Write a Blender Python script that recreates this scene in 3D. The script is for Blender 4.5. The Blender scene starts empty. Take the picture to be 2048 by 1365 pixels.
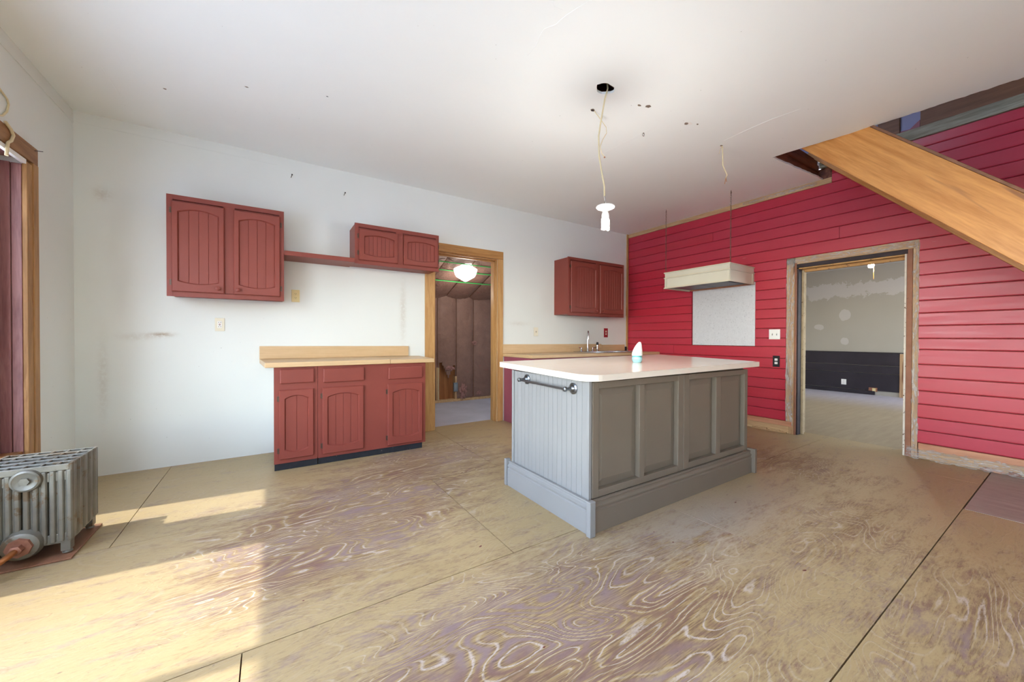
import bpy, bmesh, math, random
from mathutils import Vector, Matrix
random.seed(7)
C = bpy.context.scene.collection
SC = bpy.context.scene
PI = math.pi

# ------------------------------------------------------------------ camera
F_PX, YAW, PITCH, ROLL = 748.68, 0.57275, -0.0088824, 0.0029416
CAM = Vector((-5.2598, -4.4162, 1.15))
fw = Vector((math.sin(YAW)*math.cos(PITCH), math.cos(YAW)*math.cos(PITCH), math.sin(PITCH)))
rt = Vector((math.cos(YAW), -math.sin(YAW), 0)); up = rt.cross(fw)
r2 = rt*math.cos(ROLL)+up*math.sin(ROLL); u2 = -rt*math.sin(ROLL)+up*math.cos(ROLL)
cd = bpy.data.cameras.new('camera'); cam = bpy.data.objects.new('camera', cd); C.objects.link(cam)
cd.sensor_fit = 'HORIZONTAL'; cd.sensor_width = 36; cd.lens = F_PX/2048*36; cd.clip_start = .03
M = Matrix((r2, u2, -fw)).transposed().to_4x4(); M.translation = CAM; cam.matrix_world = M
SC.camera = cam

# ------------------------------------------------------------------ world, sun, exposure
SC.view_settings.view_transform = 'Standard'; SC.view_settings.look = 'None'
SC.view_settings.gamma = 1; SC.view_settings.use_curve_mapping = False
SC.view_settings.exposure = 1.12
SC.cycles.max_bounces = 9; SC.cycles.diffuse_bounces = 6; SC.cycles.glossy_bounces = 3; SC.cycles.transparent_max_bounces = 12
SC.cycles.sample_clamp_indirect = 6; SC.cycles.caustics_reflective = False; SC.cycles.caustics_refractive = False
SC.cycles.use_denoising = True; SC.cycles.use_adaptive_sampling = True; SC.cycles.adaptive_threshold = .05
w = bpy.data.worlds.new('world'); SC.world = w; w.use_nodes = True
nt = w.node_tree; bg = nt.nodes['Background']; sky = nt.nodes.new('ShaderNodeTexSky')
SKY_STRENGTH, SUN_STRENGTH = 1.15, 2.4
SUN_ELEV, SUN_DYDX = math.radians(57.0), -.088
sky.sky_type = 'NISHITA'; sky.sun_disc = False; sky.sun_elevation = SUN_ELEV
sky.sun_rotation = math.radians(270); sky.dust_density = .15; sky.air_density = 1.0
hs = nt.nodes.new('ShaderNodeHueSaturation'); hs.inputs['Saturation'].default_value = .62
nt.links.new(sky.outputs[0], hs.inputs['Color']); nt.links.new(hs.outputs[0], bg.inputs[0]); bg.inputs[1].default_value = SKY_STRENGTH
sl = bpy.data.lights.new('sun', 'SUN'); sl.energy = SUN_STRENGTH; sl.angle = math.radians(.9); sl.color = (1, .98, .93)
so = bpy.data.objects.new('sun', sl); C.objects.link(so)
sdir = Vector((1, SUN_DYDX, -math.tan(SUN_ELEV)*math.hypot(1, SUN_DYDX)))
so.rotation_euler = sdir.to_track_quat('-Z', 'Y').to_euler(); so.location = (-9, -2, 6)
def portal(name, loc, size, normal):
    l = bpy.data.lights.new(name, 'AREA'); l.shape = 'RECTANGLE'; l.size, l.size_y = size
    l.cycles.is_portal = True
    o = bpy.data.objects.new(name, l); C.objects.link(o); o.location = loc
    o.rotation_euler = Vector(normal).to_track_quat('-Z', 'Z').to_euler()

# ------------------------------------------------------------------ node helper and materials
def S(r, g, b, a=1):
    f = lambda v: (v/255/12.92) if v/255 <= .04045 else ((v/255+.055)/1.055)**2.4
    return (f(r), f(g), f(b), a)
class T:
    def __init__(s, name):
        s.mat = bpy.data.materials.new(name); s.mat.use_nodes = True
        s.t = s.mat.node_tree; s.n = s.t.nodes; s.b = s.n['Principled BSDF']; s.out = s.n['Material Output']
    def add(s, typ, **kw):
        n = s.n.new(typ)
        for k, v in kw.items(): setattr(n, k, v)
        return n
    def put(s, sock, v):
        if v is None: return
        if isinstance(v, bpy.types.NodeSocket): s.t.links.new(v, sock)
        else: sock.default_value = v
    def m(s, op, a, b=None, c=None, clamp=False):
        n = s.add('ShaderNodeMath', operation=op, use_clamp=clamp)
        for i, v in enumerate((a, b, c)): s.put(n.inputs[i], v)
        return n.outputs[0]
    def obj(s): return s.add('ShaderNodeTexCoord').outputs['Object']
    def world(s): return s.add('ShaderNodeNewGeometry').outputs['Position']
    def rand(s): return s.add('ShaderNodeObjectInfo').outputs['Random']
    def scale(s, v, k, off=None):
        n = s.add('ShaderNodeVectorMath', operation='MULTIPLY_ADD'); s.put(n.inputs[0], v); n.inputs[1].default_value = k
        if off is not None:
            cmb = s.add('ShaderNodeCombineXYZ')
            for i, f in enumerate((17.0, 31.0, 53.0)): s.put(cmb.inputs[i], s.m('MULTIPLY', off, f))
            s.put(n.inputs[2], cmb.outputs[0])
        return n.outputs[0]
    def noise(s, v, sc, det=2, rough=.5, dist=0):
        n = s.add('ShaderNodeTexNoise'); s.put(n.inputs['Vector'], v)
        for k, x in (('Scale', sc), ('Detail', det), ('Roughness', rough), ('Distortion', dist)): n.inputs[k].default_value = x
        return n.outputs['Fac']
    def step(s, v, a, b, lo=0., hi=1.):
        n = s.add('ShaderNodeMapRange', interpolation_type='SMOOTHSTEP'); s.put(n.inputs[0], v)
        for i, x in enumerate((a, b, lo, hi)): n.inputs[i+1].default_value = x
        return n.outputs[0]
    def mix(s, f, a, b, mode='MIX'):
        n = s.add('ShaderNodeMix', data_type='RGBA', blend_type=mode)
        s.put(n.inputs[0], f); s.put(n.inputs[6], a); s.put(n.inputs[7], b); return n.outputs[2]
    def xyz(s, v):
        n = s.add('ShaderNodeSeparateXYZ'); s.put(n.inputs[0], v); return n.outputs
    def blob(s, x, y, cx, cy, rx, ry):
        a = s.m('DIVIDE', s.m('SUBTRACT', x, cx), rx); b = s.m('DIVIDE', s.m('SUBTRACT', y, cy), ry)
        d = s.m('ADD', s.m('MULTIPLY', a, a), s.m('MULTIPLY', b, b))
        return s.m('POWER', 2.718, s.m('MULTIPLY', d, -1.))
    def total(s, *vals):
        t = vals[0]
        for v in vals[1:]: t = s.m('ADD', t, v)
        return t
    def bump(s, h, st=.2, dist=.01):
        n = s.add('ShaderNodeBump'); n.inputs['Strength'].default_value = st; n.inputs['Distance'].default_value = dist
        s.put(n.inputs['Height'], h); s.t.links.new(n.outputs[0], s.b.inputs['Normal'])
    def done(s, col, rough=.5, spec=.5, metal=0.):
        s.put(s.b.inputs['Base Color'], col); s.put(s.b.inputs['Roughness'], rough)
        s.put(s.b.inputs['Specular IOR Level'], spec); s.put(s.b.inputs['Metallic'], metal); return s.mat
def paint(name, col, var=.06, sc=5, rough=.5, spec=.4, bump=.06, bsc=90, metal=0., wear=None, wsc=14, wth=.68):
    t = T(name); o = t.scale(t.obj(), (1, 1, 1), t.rand())
    n = t.noise(o, sc, 3); d = tuple(max(0, c*(1-var*2.2)) for c in col[:3])+(1,); l = tuple(min(1, c*(1+var*2.2)) for c in col[:3])+(1,)
    c = t.mix(n, d, l)
    if wear:
        wn = t.noise(t.scale(o, (1, 1, 1)), wsc, 5, .7); c = t.mix(t.step(wn, wth, wth+.04), c, wear)
    if bump: t.bump(t.noise(o, bsc, 3), bump, .004)
    return t.done(c, rough, spec, metal)
def wood(name, c1, c2, axis=0, sc=1., rough=.5, spec=.4, contrast=1., dark=None, tilt=0.):
    t = T(name); o = t.obj()
    if tilt:
        ro = t.add('ShaderNodeVectorRotate', rotation_type='X_AXIS'); t.put(ro.inputs['Vector'], o); ro.inputs['Angle'].default_value = tilt; o = ro.outputs[0]
    k = [14*sc]*3; k[axis] = 1.1*sc
    v = t.scale(o, tuple(k), t.rand())
    a = t.noise(v, 1.6, 4, .6, .8); b = t.noise(t.scale(v, (3, 3, 3)), 4., 3, .6)
    f = t.step(t.m('ADD', t.m('MULTIPLY', a, .72), t.m('MULTIPLY', b, .28)), .5-.2/contrast, .5+.2/contrast)
    c = t.mix(f, c1, c2)
    if dark: c = t.mix(t.step(t.noise(t.scale(v, (.35, .35, .35)), 2.2, 3, .6, 1.), .56, .66), c, dark)
    t.bump(b, .08, .003); return t.done(c, rough, spec)
MAT = {}
MAT['cab'] = paint('terracotta_paint', S(134, 66, 56), .05, 4, .42, .3, .04)
MAT['cabside'] = paint('pale_melamine', S(206, 203, 197), .04)
MAT['plum'] = paint('plum_paint', S(150, 78, 92), .06, 4, .45)
MAT['toe'] = paint('black_toe_kick', S(38, 40, 46), .2, 12, .6, .3, .1, 60, wear=S(120, 110, 100), wsc=30, wth=.66)
MAT['hinge'] = paint('dark_bronze', S(92, 72, 62), .2, 60, .4, .5, 0, metal=.6)
MAT['isl'] = paint('island_paint_shaded_front', S(118, 108, 95), .05, 3, .5, .35, .08, 120, wear=S(190, 188, 180), wsc=40, wth=.72)  # island grey darkened to paint in the front's shade, with some dusty brown
MAT['bead'] = paint('island_paint_lit_end', S(139, 139, 138), .04, 3, .5, .35, .06, 120)  # lighter copy of the island grey for the window-lit end
MAT['casing'] = wood('golden_fir', S(176, 130, 78), S(203, 160, 104), 2, 1., .45, .35, 1.2)
MAT['casing_h'] = wood('golden_fir_head', S(158, 110, 62), S(188, 140, 84), 0, 1., .45, .35, 1.2)
MAT['casing_y'] = wood('brown_window_casing', S(128, 88, 54), S(160, 116, 74), 1, 1., .5, .3, 1.2)
MAT['casing_z'] = wood('brown_window_stile', S(148, 108, 66), S(186, 142, 92), 2, 1., .5, .3, 1.2)
MAT['jambred'] = wood('reddish_jamb', S(124, 82, 82), S(160, 116, 112), 2, .8, .45, .4, 1.2)
MAT['fir'] = wood('orange_fir_stringer', S(186, 122, 58), S(222, 160, 90), 1, .55, .35, .45, 1.0, dark=S(150, 98, 58), tilt=-.806)
MAT['tread'] = wood('brown_tread', S(110, 74, 48), S(140, 98, 62), 0, 1., .5)
MAT['joist'] = wood('dark_red_joist', S(84, 46, 34), S(132, 78, 56), 0, 1., .6, .25, 1.4)
MAT['raw'] = wood('raw_lumber', S(170, 134, 96), S(205, 172, 130), 1, 1., .7, .2)
MAT['raw_z'] = wood('raw_stud', S(158, 122, 88), S(200, 168, 128), 2, 1., .7, .2, 1., dark=S(120, 84, 60))
MAT['rawgrey'] = wood('weathered_beam', S(128, 124, 108), S(178, 172, 152), 1, .8, .7, .2, 1.3)
MAT['brownboard'] = wood('brown_board', S(120, 84, 62), S(146, 104, 78), 1, .7, .5, .3)
MAT['strip'] = wood('rust_wood_strip', S(176, 118, 88), S(204, 150, 116), 1, 1., .55, .3)
MAT['lav'] = paint('lavender_window_reflection', S(150, 150, 186), .06)  # lavender stands in for window light reflected upstairs, painted as wall colour
MAT['white_plastic'] = paint('cream_plastic', S(222, 214, 190), .02, 5, .35, .5, 0)
MAT['ivory'] = paint('ivory_plate', S(226, 206, 150), .02, 5, .35, .5, 0)
MAT['whitep'] = paint('white_plastic', S(240, 238, 232), .01, 5, .35, .5, 0)
MAT['dark'] = paint('dark_slot', S(34, 32, 34), .05, 5, .6, .3, 0)
MAT['redplate'] = paint('red_plate', S(150, 26, 40), .04, 5, .4, .5, 0)
MAT['steel'] = paint('brushed_steel', S(186, 188, 192), .05, 30, .25, .5, 0, metal=1.)
MAT['chrome'] = paint('chrome', S(214, 216, 220), .02, 30, .12, .5, 0, metal=1.)
MAT['pewter'] = paint('pewter', S(132, 136, 142), .06, 30, .28, .5, 0, metal=1.)
MAT['iron'] = paint('silver_painted_cast_iron', S(118, 116, 106), .22, 9, .42, .5, .3, 60, metal=.3, wear=S(108, 94, 74), wsc=7, wth=.56)
MAT['rustmetal'] = paint('rusty_brass', S(150, 104, 84), .2, 30, .5, .4, .2, 60, metal=.4)
MAT['copper'] = paint('dull_copper', S(170, 112, 70), .15, 20, .35, .5, .05, metal=.8)
MAT['hood'] = paint('sage_cream_paint', S(212, 208, 188), .03, 4, .45, .4, .05)
MAT['hoodedge'] = wood('hood_gold_edge', S(206, 176, 118), S(222, 196, 140), 1)
MAT['hoodin'] = paint('hood_filter', S(70, 68, 64), .2, 40, .5, .4, .1)
MAT['chain'] = paint('chain_metal', S(120, 104, 88), .15, 30, .4, .5, 0, metal=.7)
MAT['cord'] = paint('cream_cord', S(216, 200, 160), .05, 10, .5, .3, 0)
MAT['nail'] = paint('nail_iron', S(60, 56, 54), .1, 10, .5, .4, 0, metal=.5)
MAT['teal'] = paint('teal_plastic', S(92, 176, 172), .02, 5, .3, .5, 0)
MAT['aqua'] = paint('aqua_gel', S(156, 206, 212), .05, 20, .15, .5, 0)
MAT['green'] = paint('green_strap', S(60, 168, 84), .06, 10, .5, .3, 0)
MAT['greybox'] = paint('grey_electrical_box', S(130, 140, 146), .06, 10, .5)
MAT['bluebox'] = paint('dull_steel_box', S(120, 128, 136), .06, 10, .5, .5, 0, metal=.4)
MAT['pinkwool'] = paint('pink_fibreglass', S(150, 112, 106), .3, 30, .9, .1, .6, 60)
MAT['osb'] = wood('orange_sheathing', S(128, 82, 50), S(160, 106, 66), 2, .7, .7, .2)
MAT['concrete'] = paint('pale_concrete', S(176, 176, 186), .1, 3, .7, .3, .1, 40)
MAT['brass'] = paint('brass', S(206, 150, 74), .08, 20, .3, .5, 0, metal=.9)
MAT['ground'] = paint('bounce_ground', S(214, 217, 222), .06, .4, .9, .1, 0)  # unseen ground, made near white to bounce light up to the ceiling
MAT['plaster2'] = None
def emis(name, col, st):
    t = T(name); t.put(t.b.inputs['Base Color'], (1, 1, 1, 1)); t.put(t.b.inputs['Emission Color'], col); t.put(t.b.inputs['Emission Strength'], st); return t.mat
MAT['bulb'] = emis('lit_bulb', (1, .95, .86, 1), 22.)
MAT['globe'] = emis('lit_opal_glass', (1, .97, .92, 1), 1.3)
MAT['fanbulb'] = emis('lit_fan_bulb', (1, .82, .6, 1), 26.)
def film(name, k=(3, 6, 1)):
    t = T(name); o = t.obj(); t.bump(t.noise(t.scale(o, k), 9, 3, .6, 1.5), .9, .02); t.done(S(232, 226, 220), .22, .6)
    tr = t.add('ShaderNodeBsdfTransparent'); mx = t.add('ShaderNodeMixShader'); t.put(mx.inputs[0], t.step(t.noise(t.scale(o, k), 6, 3, .6, 2.), .38, .68, .12, .58))
    t.t.links.new(tr.outputs[0], mx.inputs[1]); t.t.links.new(t.b.outputs[0], mx.inputs[2]); t.t.links.new(mx.outputs[0], t.out.inputs[0]); return t.mat
MAT['film'] = film('clear_plastic_sheeting'); MAT['film_h'] = film('clear_plastic_sheeting_draped', (5, 1.3, 9))
MAT['chip'] = paint('bare_plaster_chip', S(128, 114, 100), .25, 60, .8, .2, 0)
def pane(name):
    t = T(name); tr = t.add('ShaderNodeBsdfTransparent'); gl = t.add('ShaderNodeBsdfGlossy'); gl.inputs['Roughness'].default_value = .02
    mx = t.add('ShaderNodeMixShader'); mx.inputs[0].default_value = .04
    t.t.links.new(tr.outputs[0], mx.inputs[1]); t.t.links.new(gl.outputs[0], mx.inputs[2]); t.t.links.new(mx.outputs[0], t.out.inputs[0]); return t.mat
MAT['pane'] = pane('window_glass')
def white_wall():
    t = T('white_wall_paint'); p = t.world(); x, y, z = t.xyz(p)
    n = t.noise(p, 1.1, 4, .55); c = t.mix(n, S(222, 225, 219), S(230, 233, 228))
    rn = t.noise(p, 30, 4, .7)
    st = t.total(t.m('MULTIPLY', t.blob(x, z, -6.06, 1.168, .07, .018), .9), t.m('MULTIPLY', t.blob(x, z, -3.945, 1.45, .035, .3), .35),
                 t.m('MULTIPLY', t.blob(x, z, -6.42, .8, .03, .3), .25), t.m('MULTIPLY', t.blob(x, z, -6.42, 2.32, .05, .05), .35), t.m('MULTIPLY', t.blob(x, z, -6.2, 1.15, .12, .03), .25),
                 t.m('MULTIPLY', t.blob(x, z, -2.3, 1.35, .16, .03), .2))
    st = t.m('MULTIPLY', st, t.step(rn, .25, .6), clamp=True)
    c = t.mix(st, c, S(168, 148, 122))
    fl = t.m('MULTIPLY', t.step(t.noise(p, 55, 2, .5), .755, .775), t.m('MULTIPLY', t.step(z, 2.0, 1.5), .7))
    c = t.mix(fl, c, S(128, 120, 112))
    t.bump(t.noise(p, 26, 4, .6), .05, .004); return t.done(c, .6, .25)
MAT['wall'] = white_wall()
def ceil_mat():
    t = T('ceiling_paint'); p = t.world(); x, y, z = t.xyz(p)
    c = t.mix(t.noise(p, 1.5, 4, .5), S(239, 242, 238), S(245, 248, 244))
    fl = t.m('MULTIPLY', t.step(t.noise(p, 40, 2, .5), .775, .79), .6)
    c = t.mix(fl, c, S(150, 145, 138))
    t.bump(t.noise(t.scale(p, (1, 2.5, 1)), 12, 4, .6), .07, .006); return t.done(c, .65, .2)
MAT['ceil'] = ceil_mat()
def red_mat():
    t = T('red_board_paint'); o = t.obj(); v = t.scale(o, (20, 1.2, 20), t.rand())
    r = t.rand(); g = t.noise(v, 2., 4, .6)
    c = t.mix(g, S(174, 37, 54), S(192, 47, 64)); c = t.mix(t.m('MULTIPLY', r, .45), c, S(180, 52, 76))
    sc = t.step(t.noise(t.scale(o, (30, 3.2, 60), t.rand()), 1.1, 3, .6), .735, .76)
    c = t.mix(t.m('MULTIPLY', sc, .55), c, S(206, 150, 140))
    t.bump(g, .06, .004); return t.done(c, t.step(g, .3, .7, .3, .42), .5)
MAT['red'] = red_mat()
def laminate(name, c1, c2, axis, rough=.3, kk=70.):
    t = T(name); k = [kk, kk, kk]; k[axis] = 3.
    o = t.scale(t.obj(), tuple(k)); n = t.noise(o, 1., 3, .6)
    b = t.noise(t.scale(t.obj(), (1, 1, 1)), 14, 3, .6)
    return t.done(t.mix(t.m('ADD', t.m('MULTIPLY', n, .8), t.m('MULTIPLY', b, .2)), c1, c2), rough, .5)
MAT['counter'] = laminate('wood_grain_laminate', S(184, 148, 104), S(224, 194, 150), 0, .4)
MAT['itop'] = laminate('cream_laminate', S(212, 194, 176), S(226, 211, 196), 0, .2)
MAT['itopedge'] = paint('cream_edge_band', S(232, 222, 208), .03, 8, .35)
MAT['lamfloor'] = laminate('grey_brown_floor_laminate', S(92, 80, 72), S(182, 172, 158), 1, .4, 34.)
MAT['galv'] = None
def galv():
    t = T('galvanised_sheet'); o = t.obj(); n = t.noise(o, 30, 3, .6); sp = t.noise(o, 70, 2, .5)
    c = t.mix(n, S(204, 204, 206), S(222, 222, 224))
    z = t.xyz(o)[2]
    c = t.mix(t.m('MULTIPLY', t.step(sp, .62, .68), .35), c, S(140, 140, 146))
    return t.done(c, .45, .5, .15)
MAT['galv'] = galv()
def kraft():
    t = T('kraft_paper'); o = t.scale(t.obj(), (1, 1, 1), t.rand()); n = t.noise(o, 5, 5, .65, .8)
    c = t.mix(n, S(104, 76, 66), S(142, 110, 98))
    c = t.mix(t.m('MULTIPLY', t.step(t.noise(t.scale(o, (9, 1, 22)), 1.2, 2), .68, .72), .3), c, S(150, 70, 70))
    t.bump(t.noise(o, 14, 4, .6, 1.2), .8, .02); return t.done(c, .55, .4)
MAT['kraft'] = kraft()
def far_wall():
    t = T('patched_plaster'); p = t.world(); x, y, z = t.xyz(p)
    c = t.mix(t.noise(p, 1.2, 3), S(160, 154, 141), S(172, 166, 153))
    rag = t.m('MULTIPLY', t.m('SUBTRACT', t.noise(p, 5, 4, .7), .5), .5)
    zb = t.m('ADD', t.m('SUBTRACT', z, t.m('ADD', 2.2, t.m('MULTIPLY', t.m('ADD', y, 1.6), -.0))), rag)
    band = t.m('MULTIPLY', t.step(zb, -.16, -.13), t.step(zb, .15, .12))
    zz = t.m('ADD', z, t.m('MULTIPLY', rag, .3))
    bl = t.total(t.blob(y, zz, -1.53, 1.66, .10, .13), t.blob(y, zz, -1.08, 1.41, .09, .06), t.blob(y, zz, -1.53, 1.09, .07, .07))
    c = t.mix(t.m('MULTIPLY', t.m('ADD', band, t.step(bl, .35, .42), clamp=True), .8), c, S(188, 184, 178))
    return t.done(c, .7, .2)
MAT['farwall'] = far_wall()
MAT['farceil'] = paint('far_ceiling', S(206, 204, 198), .03)
MAT['wains'] = paint('dark_wainscot', S(34, 28, 36), .25, 5, .45, .5, .1, 60, wear=S(96, 56, 56), wsc=16, wth=.7)
MAT['peel_tan'] = paint('peeling_tan_jamb', S(176, 156, 124), .14, 12, .7, .2, .3, 60, wear=S(112, 84, 62), wsc=26, wth=.6)
MAT['peel_black'] = paint('peeling_black_jamb', S(52, 42, 44), .2, 12, .6, .3, .3, 60, wear=S(150, 120, 96), wsc=30, wth=.66)
MAT['peel_brown'] = paint('brown_jamb_edge', S(146, 98, 74), .14, 12, .6, .3, .2, 60, wear=S(90, 62, 50), wsc=26, wth=.66)
MAT['peel_white'] = paint('flaking_white_edge', S(216, 206, 192), .1, 12, .7, .2, .3, 60, wear=S(110, 84, 66), wsc=34, wth=.6)
MAT['peel_orange'] = paint('peeling_orange_head', S(196, 152, 96), .16, 12, .6, .3, .3, 60, wear=S(70, 56, 50), wsc=20, wth=.6)

def floor_mat(worn_bias=0., tint=None):
    t = T('worn_painted_plywood'); p = t.world(); x, y, z = t.xyz(p); r = t.rand()
    wob = t.noise(t.scale(p, (2.2, 5, 1), r), 1., 3, .6)
    v = t.scale(p, (.7, 2.3, 1.), r)
    n1 = t.noise(v, 1.55, 1.5, .4, 1.1)
    h = t.m('ADD', t.m('MULTIPLY', n1, 21.), t.m('ADD', t.m('MULTIPLY', wob, 2.0), t.m('MULTIPLY', y, 5.)))
    fr = t.m('MULTIPLY', t.m('PINGPONG', h, .5), 2.)
    rag = t.noise(t.scale(p, (14, 40, 1), r), 2.2, 5, .7)
    frr = t.m('ADD', fr, t.m('MULTIPLY', t.m('SUBTRACT', rag, .5), .75))
    line = t.step(frr, .26, .02)
    band = t.step(frr, .15, .9)
    tick = t.noise(t.scale(p, (9, 190, 1), r), 1., 2, .6)
    fine = t.noise(t.scale(p, (16, 60, 1), r), 1.6, 5, .75)
    mid = t.noise(t.scale(p, (3.5, 11, 1), r), 1.3, 5, .7)
    big = t.noise(t.scale(p, (.8, 1.5, 1)), 1.4, 4, .6)
    # wear: where feet took the paint off
    wear = t.total(t.m('MULTIPLY', t.blob(x, y, -4.75, -1.75, .8, .62), 1.05), t.m('MULTIPLY', t.blob(x, y, -3.9, -.95, .7, .55), .9),
                   t.m('MULTIPLY', t.blob(x, y, -4.25, -3.35, 1.0, .5), 1.15), t.m('MULTIPLY', t.blob(x, y, -5.2, -2.25, .45, .35), .6),
                   t.m('MULTIPLY', t.blob(x, y, -1.2, -2.95, .5, .5), .7), t.m('MULTIPLY', t.blob(x, y, -2.3, -3.6, .7, .35), .55), t.m('MULTIPLY', t.blob(x, y, -2.9, -4.2, .8, .25), .6))
    wear = t.m('ADD', wear, worn_bias)
    we = t.total(t.m('MULTIPLY', wear, .95), t.m('MULTIPLY', t.m('SUBTRACT', mid, .5), 1.9), t.m('MULTIPLY', t.m('SUBTRACT', fine, .5), 1.3))
    W = t.step(we, .12, .85)
    yellow = t.mix(big, S(176, 153, 108), S(192, 172, 130)); yellow = t.mix(t.m('MULTIPLY', t.step(fine, .5, .75), .5), yellow, S(146, 124, 92))
    yellow = t.mix(t.m('MULTIPLY', t.step(mid, .52, .66), .4), yellow, S(172, 156, 140))
    yellow = t.mix(t.m('MULTIPLY', t.blob(x, y, -3.0, -3.12, 1.0, .30), .75), yellow, t.mix(fine, S(168, 158, 150), S(184, 176, 168)))
    brown = t.mix(fine, S(104, 74, 64), S(156, 122, 106)); brown = t.mix(t.step(big, .42, .58), brown, t.mix(fine, S(122, 100, 100), S(172, 150, 146)))
    tan = t.mix(t.step(tick, .42, .58), S(132, 106, 76), S(178, 154, 106))
    bare = t.mix(t.m('MULTIPLY', band, t.step(t.noise(t.scale(p, (2., 5., 1), r), 1.2, 4, .65), .34, .58, .35, 1.)), tan, brown)
    c = t.mix(W, yellow, bare)
    patch = t.step(t.noise(t.scale(p, (1.4, 2.6, 1), r), 1.7, 4, .65), .38, .6)
    lw = t.m('MULTIPLY', t.m('MULTIPLY', line, t.step(rag, .30, .54)), t.m('MULTIPLY', t.m('ADD', .12, t.m('MULTIPLY', patch, .88)), t.m('ADD', .1, t.m('MULTIPLY', t.step(wear, .15, .7), .8))))
    c = t.mix(lw, c, S(216, 204, 196))
    # dark ragged specks where paint chipped, a few rust red drips
    ch = t.step(t.noise(t.scale(p, (8, 26, 1), r), 3., 5, .75), .63, .68)
    c = t.mix(t.m('MULTIPLY', ch, .65), c, S(100, 82, 78))
    dr = t.step(t.noise(t.scale(p, (16, 24, 1)), 1.0, 1, .4), .80, .81)
    c = t.mix(dr, c, S(112, 54, 46))
    brn = t.total(t.blob(x, y, -1.2, -2.3, 1.1, .5), t.m('MULTIPLY', t.blob(x, y, -1.2, -3.7, 1.4, .5), .7), t.m('MULTIPLY', t.blob(x, y, -3.6, -.6, .5, .5), .6))
    c = t.mix(t.m('MULTIPLY', brn, .42, clamp=True), c, t.mix(fine, S(112, 84, 56), S(146, 116, 84)))
    c = t.mix(1., c, (.86, .85, .86, 1), 'MULTIPLY')
    t.bump(t.total(t.m('MULTIPLY', line, .5), t.m('MULTIPLY', fine, .6), t.m('MULTIPLY', tick, .3)), .22, .006)
    return t.done(c, t.m('ADD', .42, t.m('MULTIPLY', W, .2)), .4)
MAT['ply'] = floor_mat()
def grey_floor():
    t = T('dusty_board_floor'); p = t.world(); n = t.noise(t.scale(p, (1.2, 9, 1)), 1.5, 4, .6); b = t.noise(p, .9, 3)
    x = t.xyz(p)[0]
    c = t.mix(n, S(140, 122, 92), S(178, 164, 136)); c = t.mix(t.step(x, 2.8, 4.8), c, t.mix(n, S(184, 178, 184), S(216, 212, 220)))
    return t.done(c, .5, .35)
MAT['farfloor'] = grey_floor()

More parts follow.
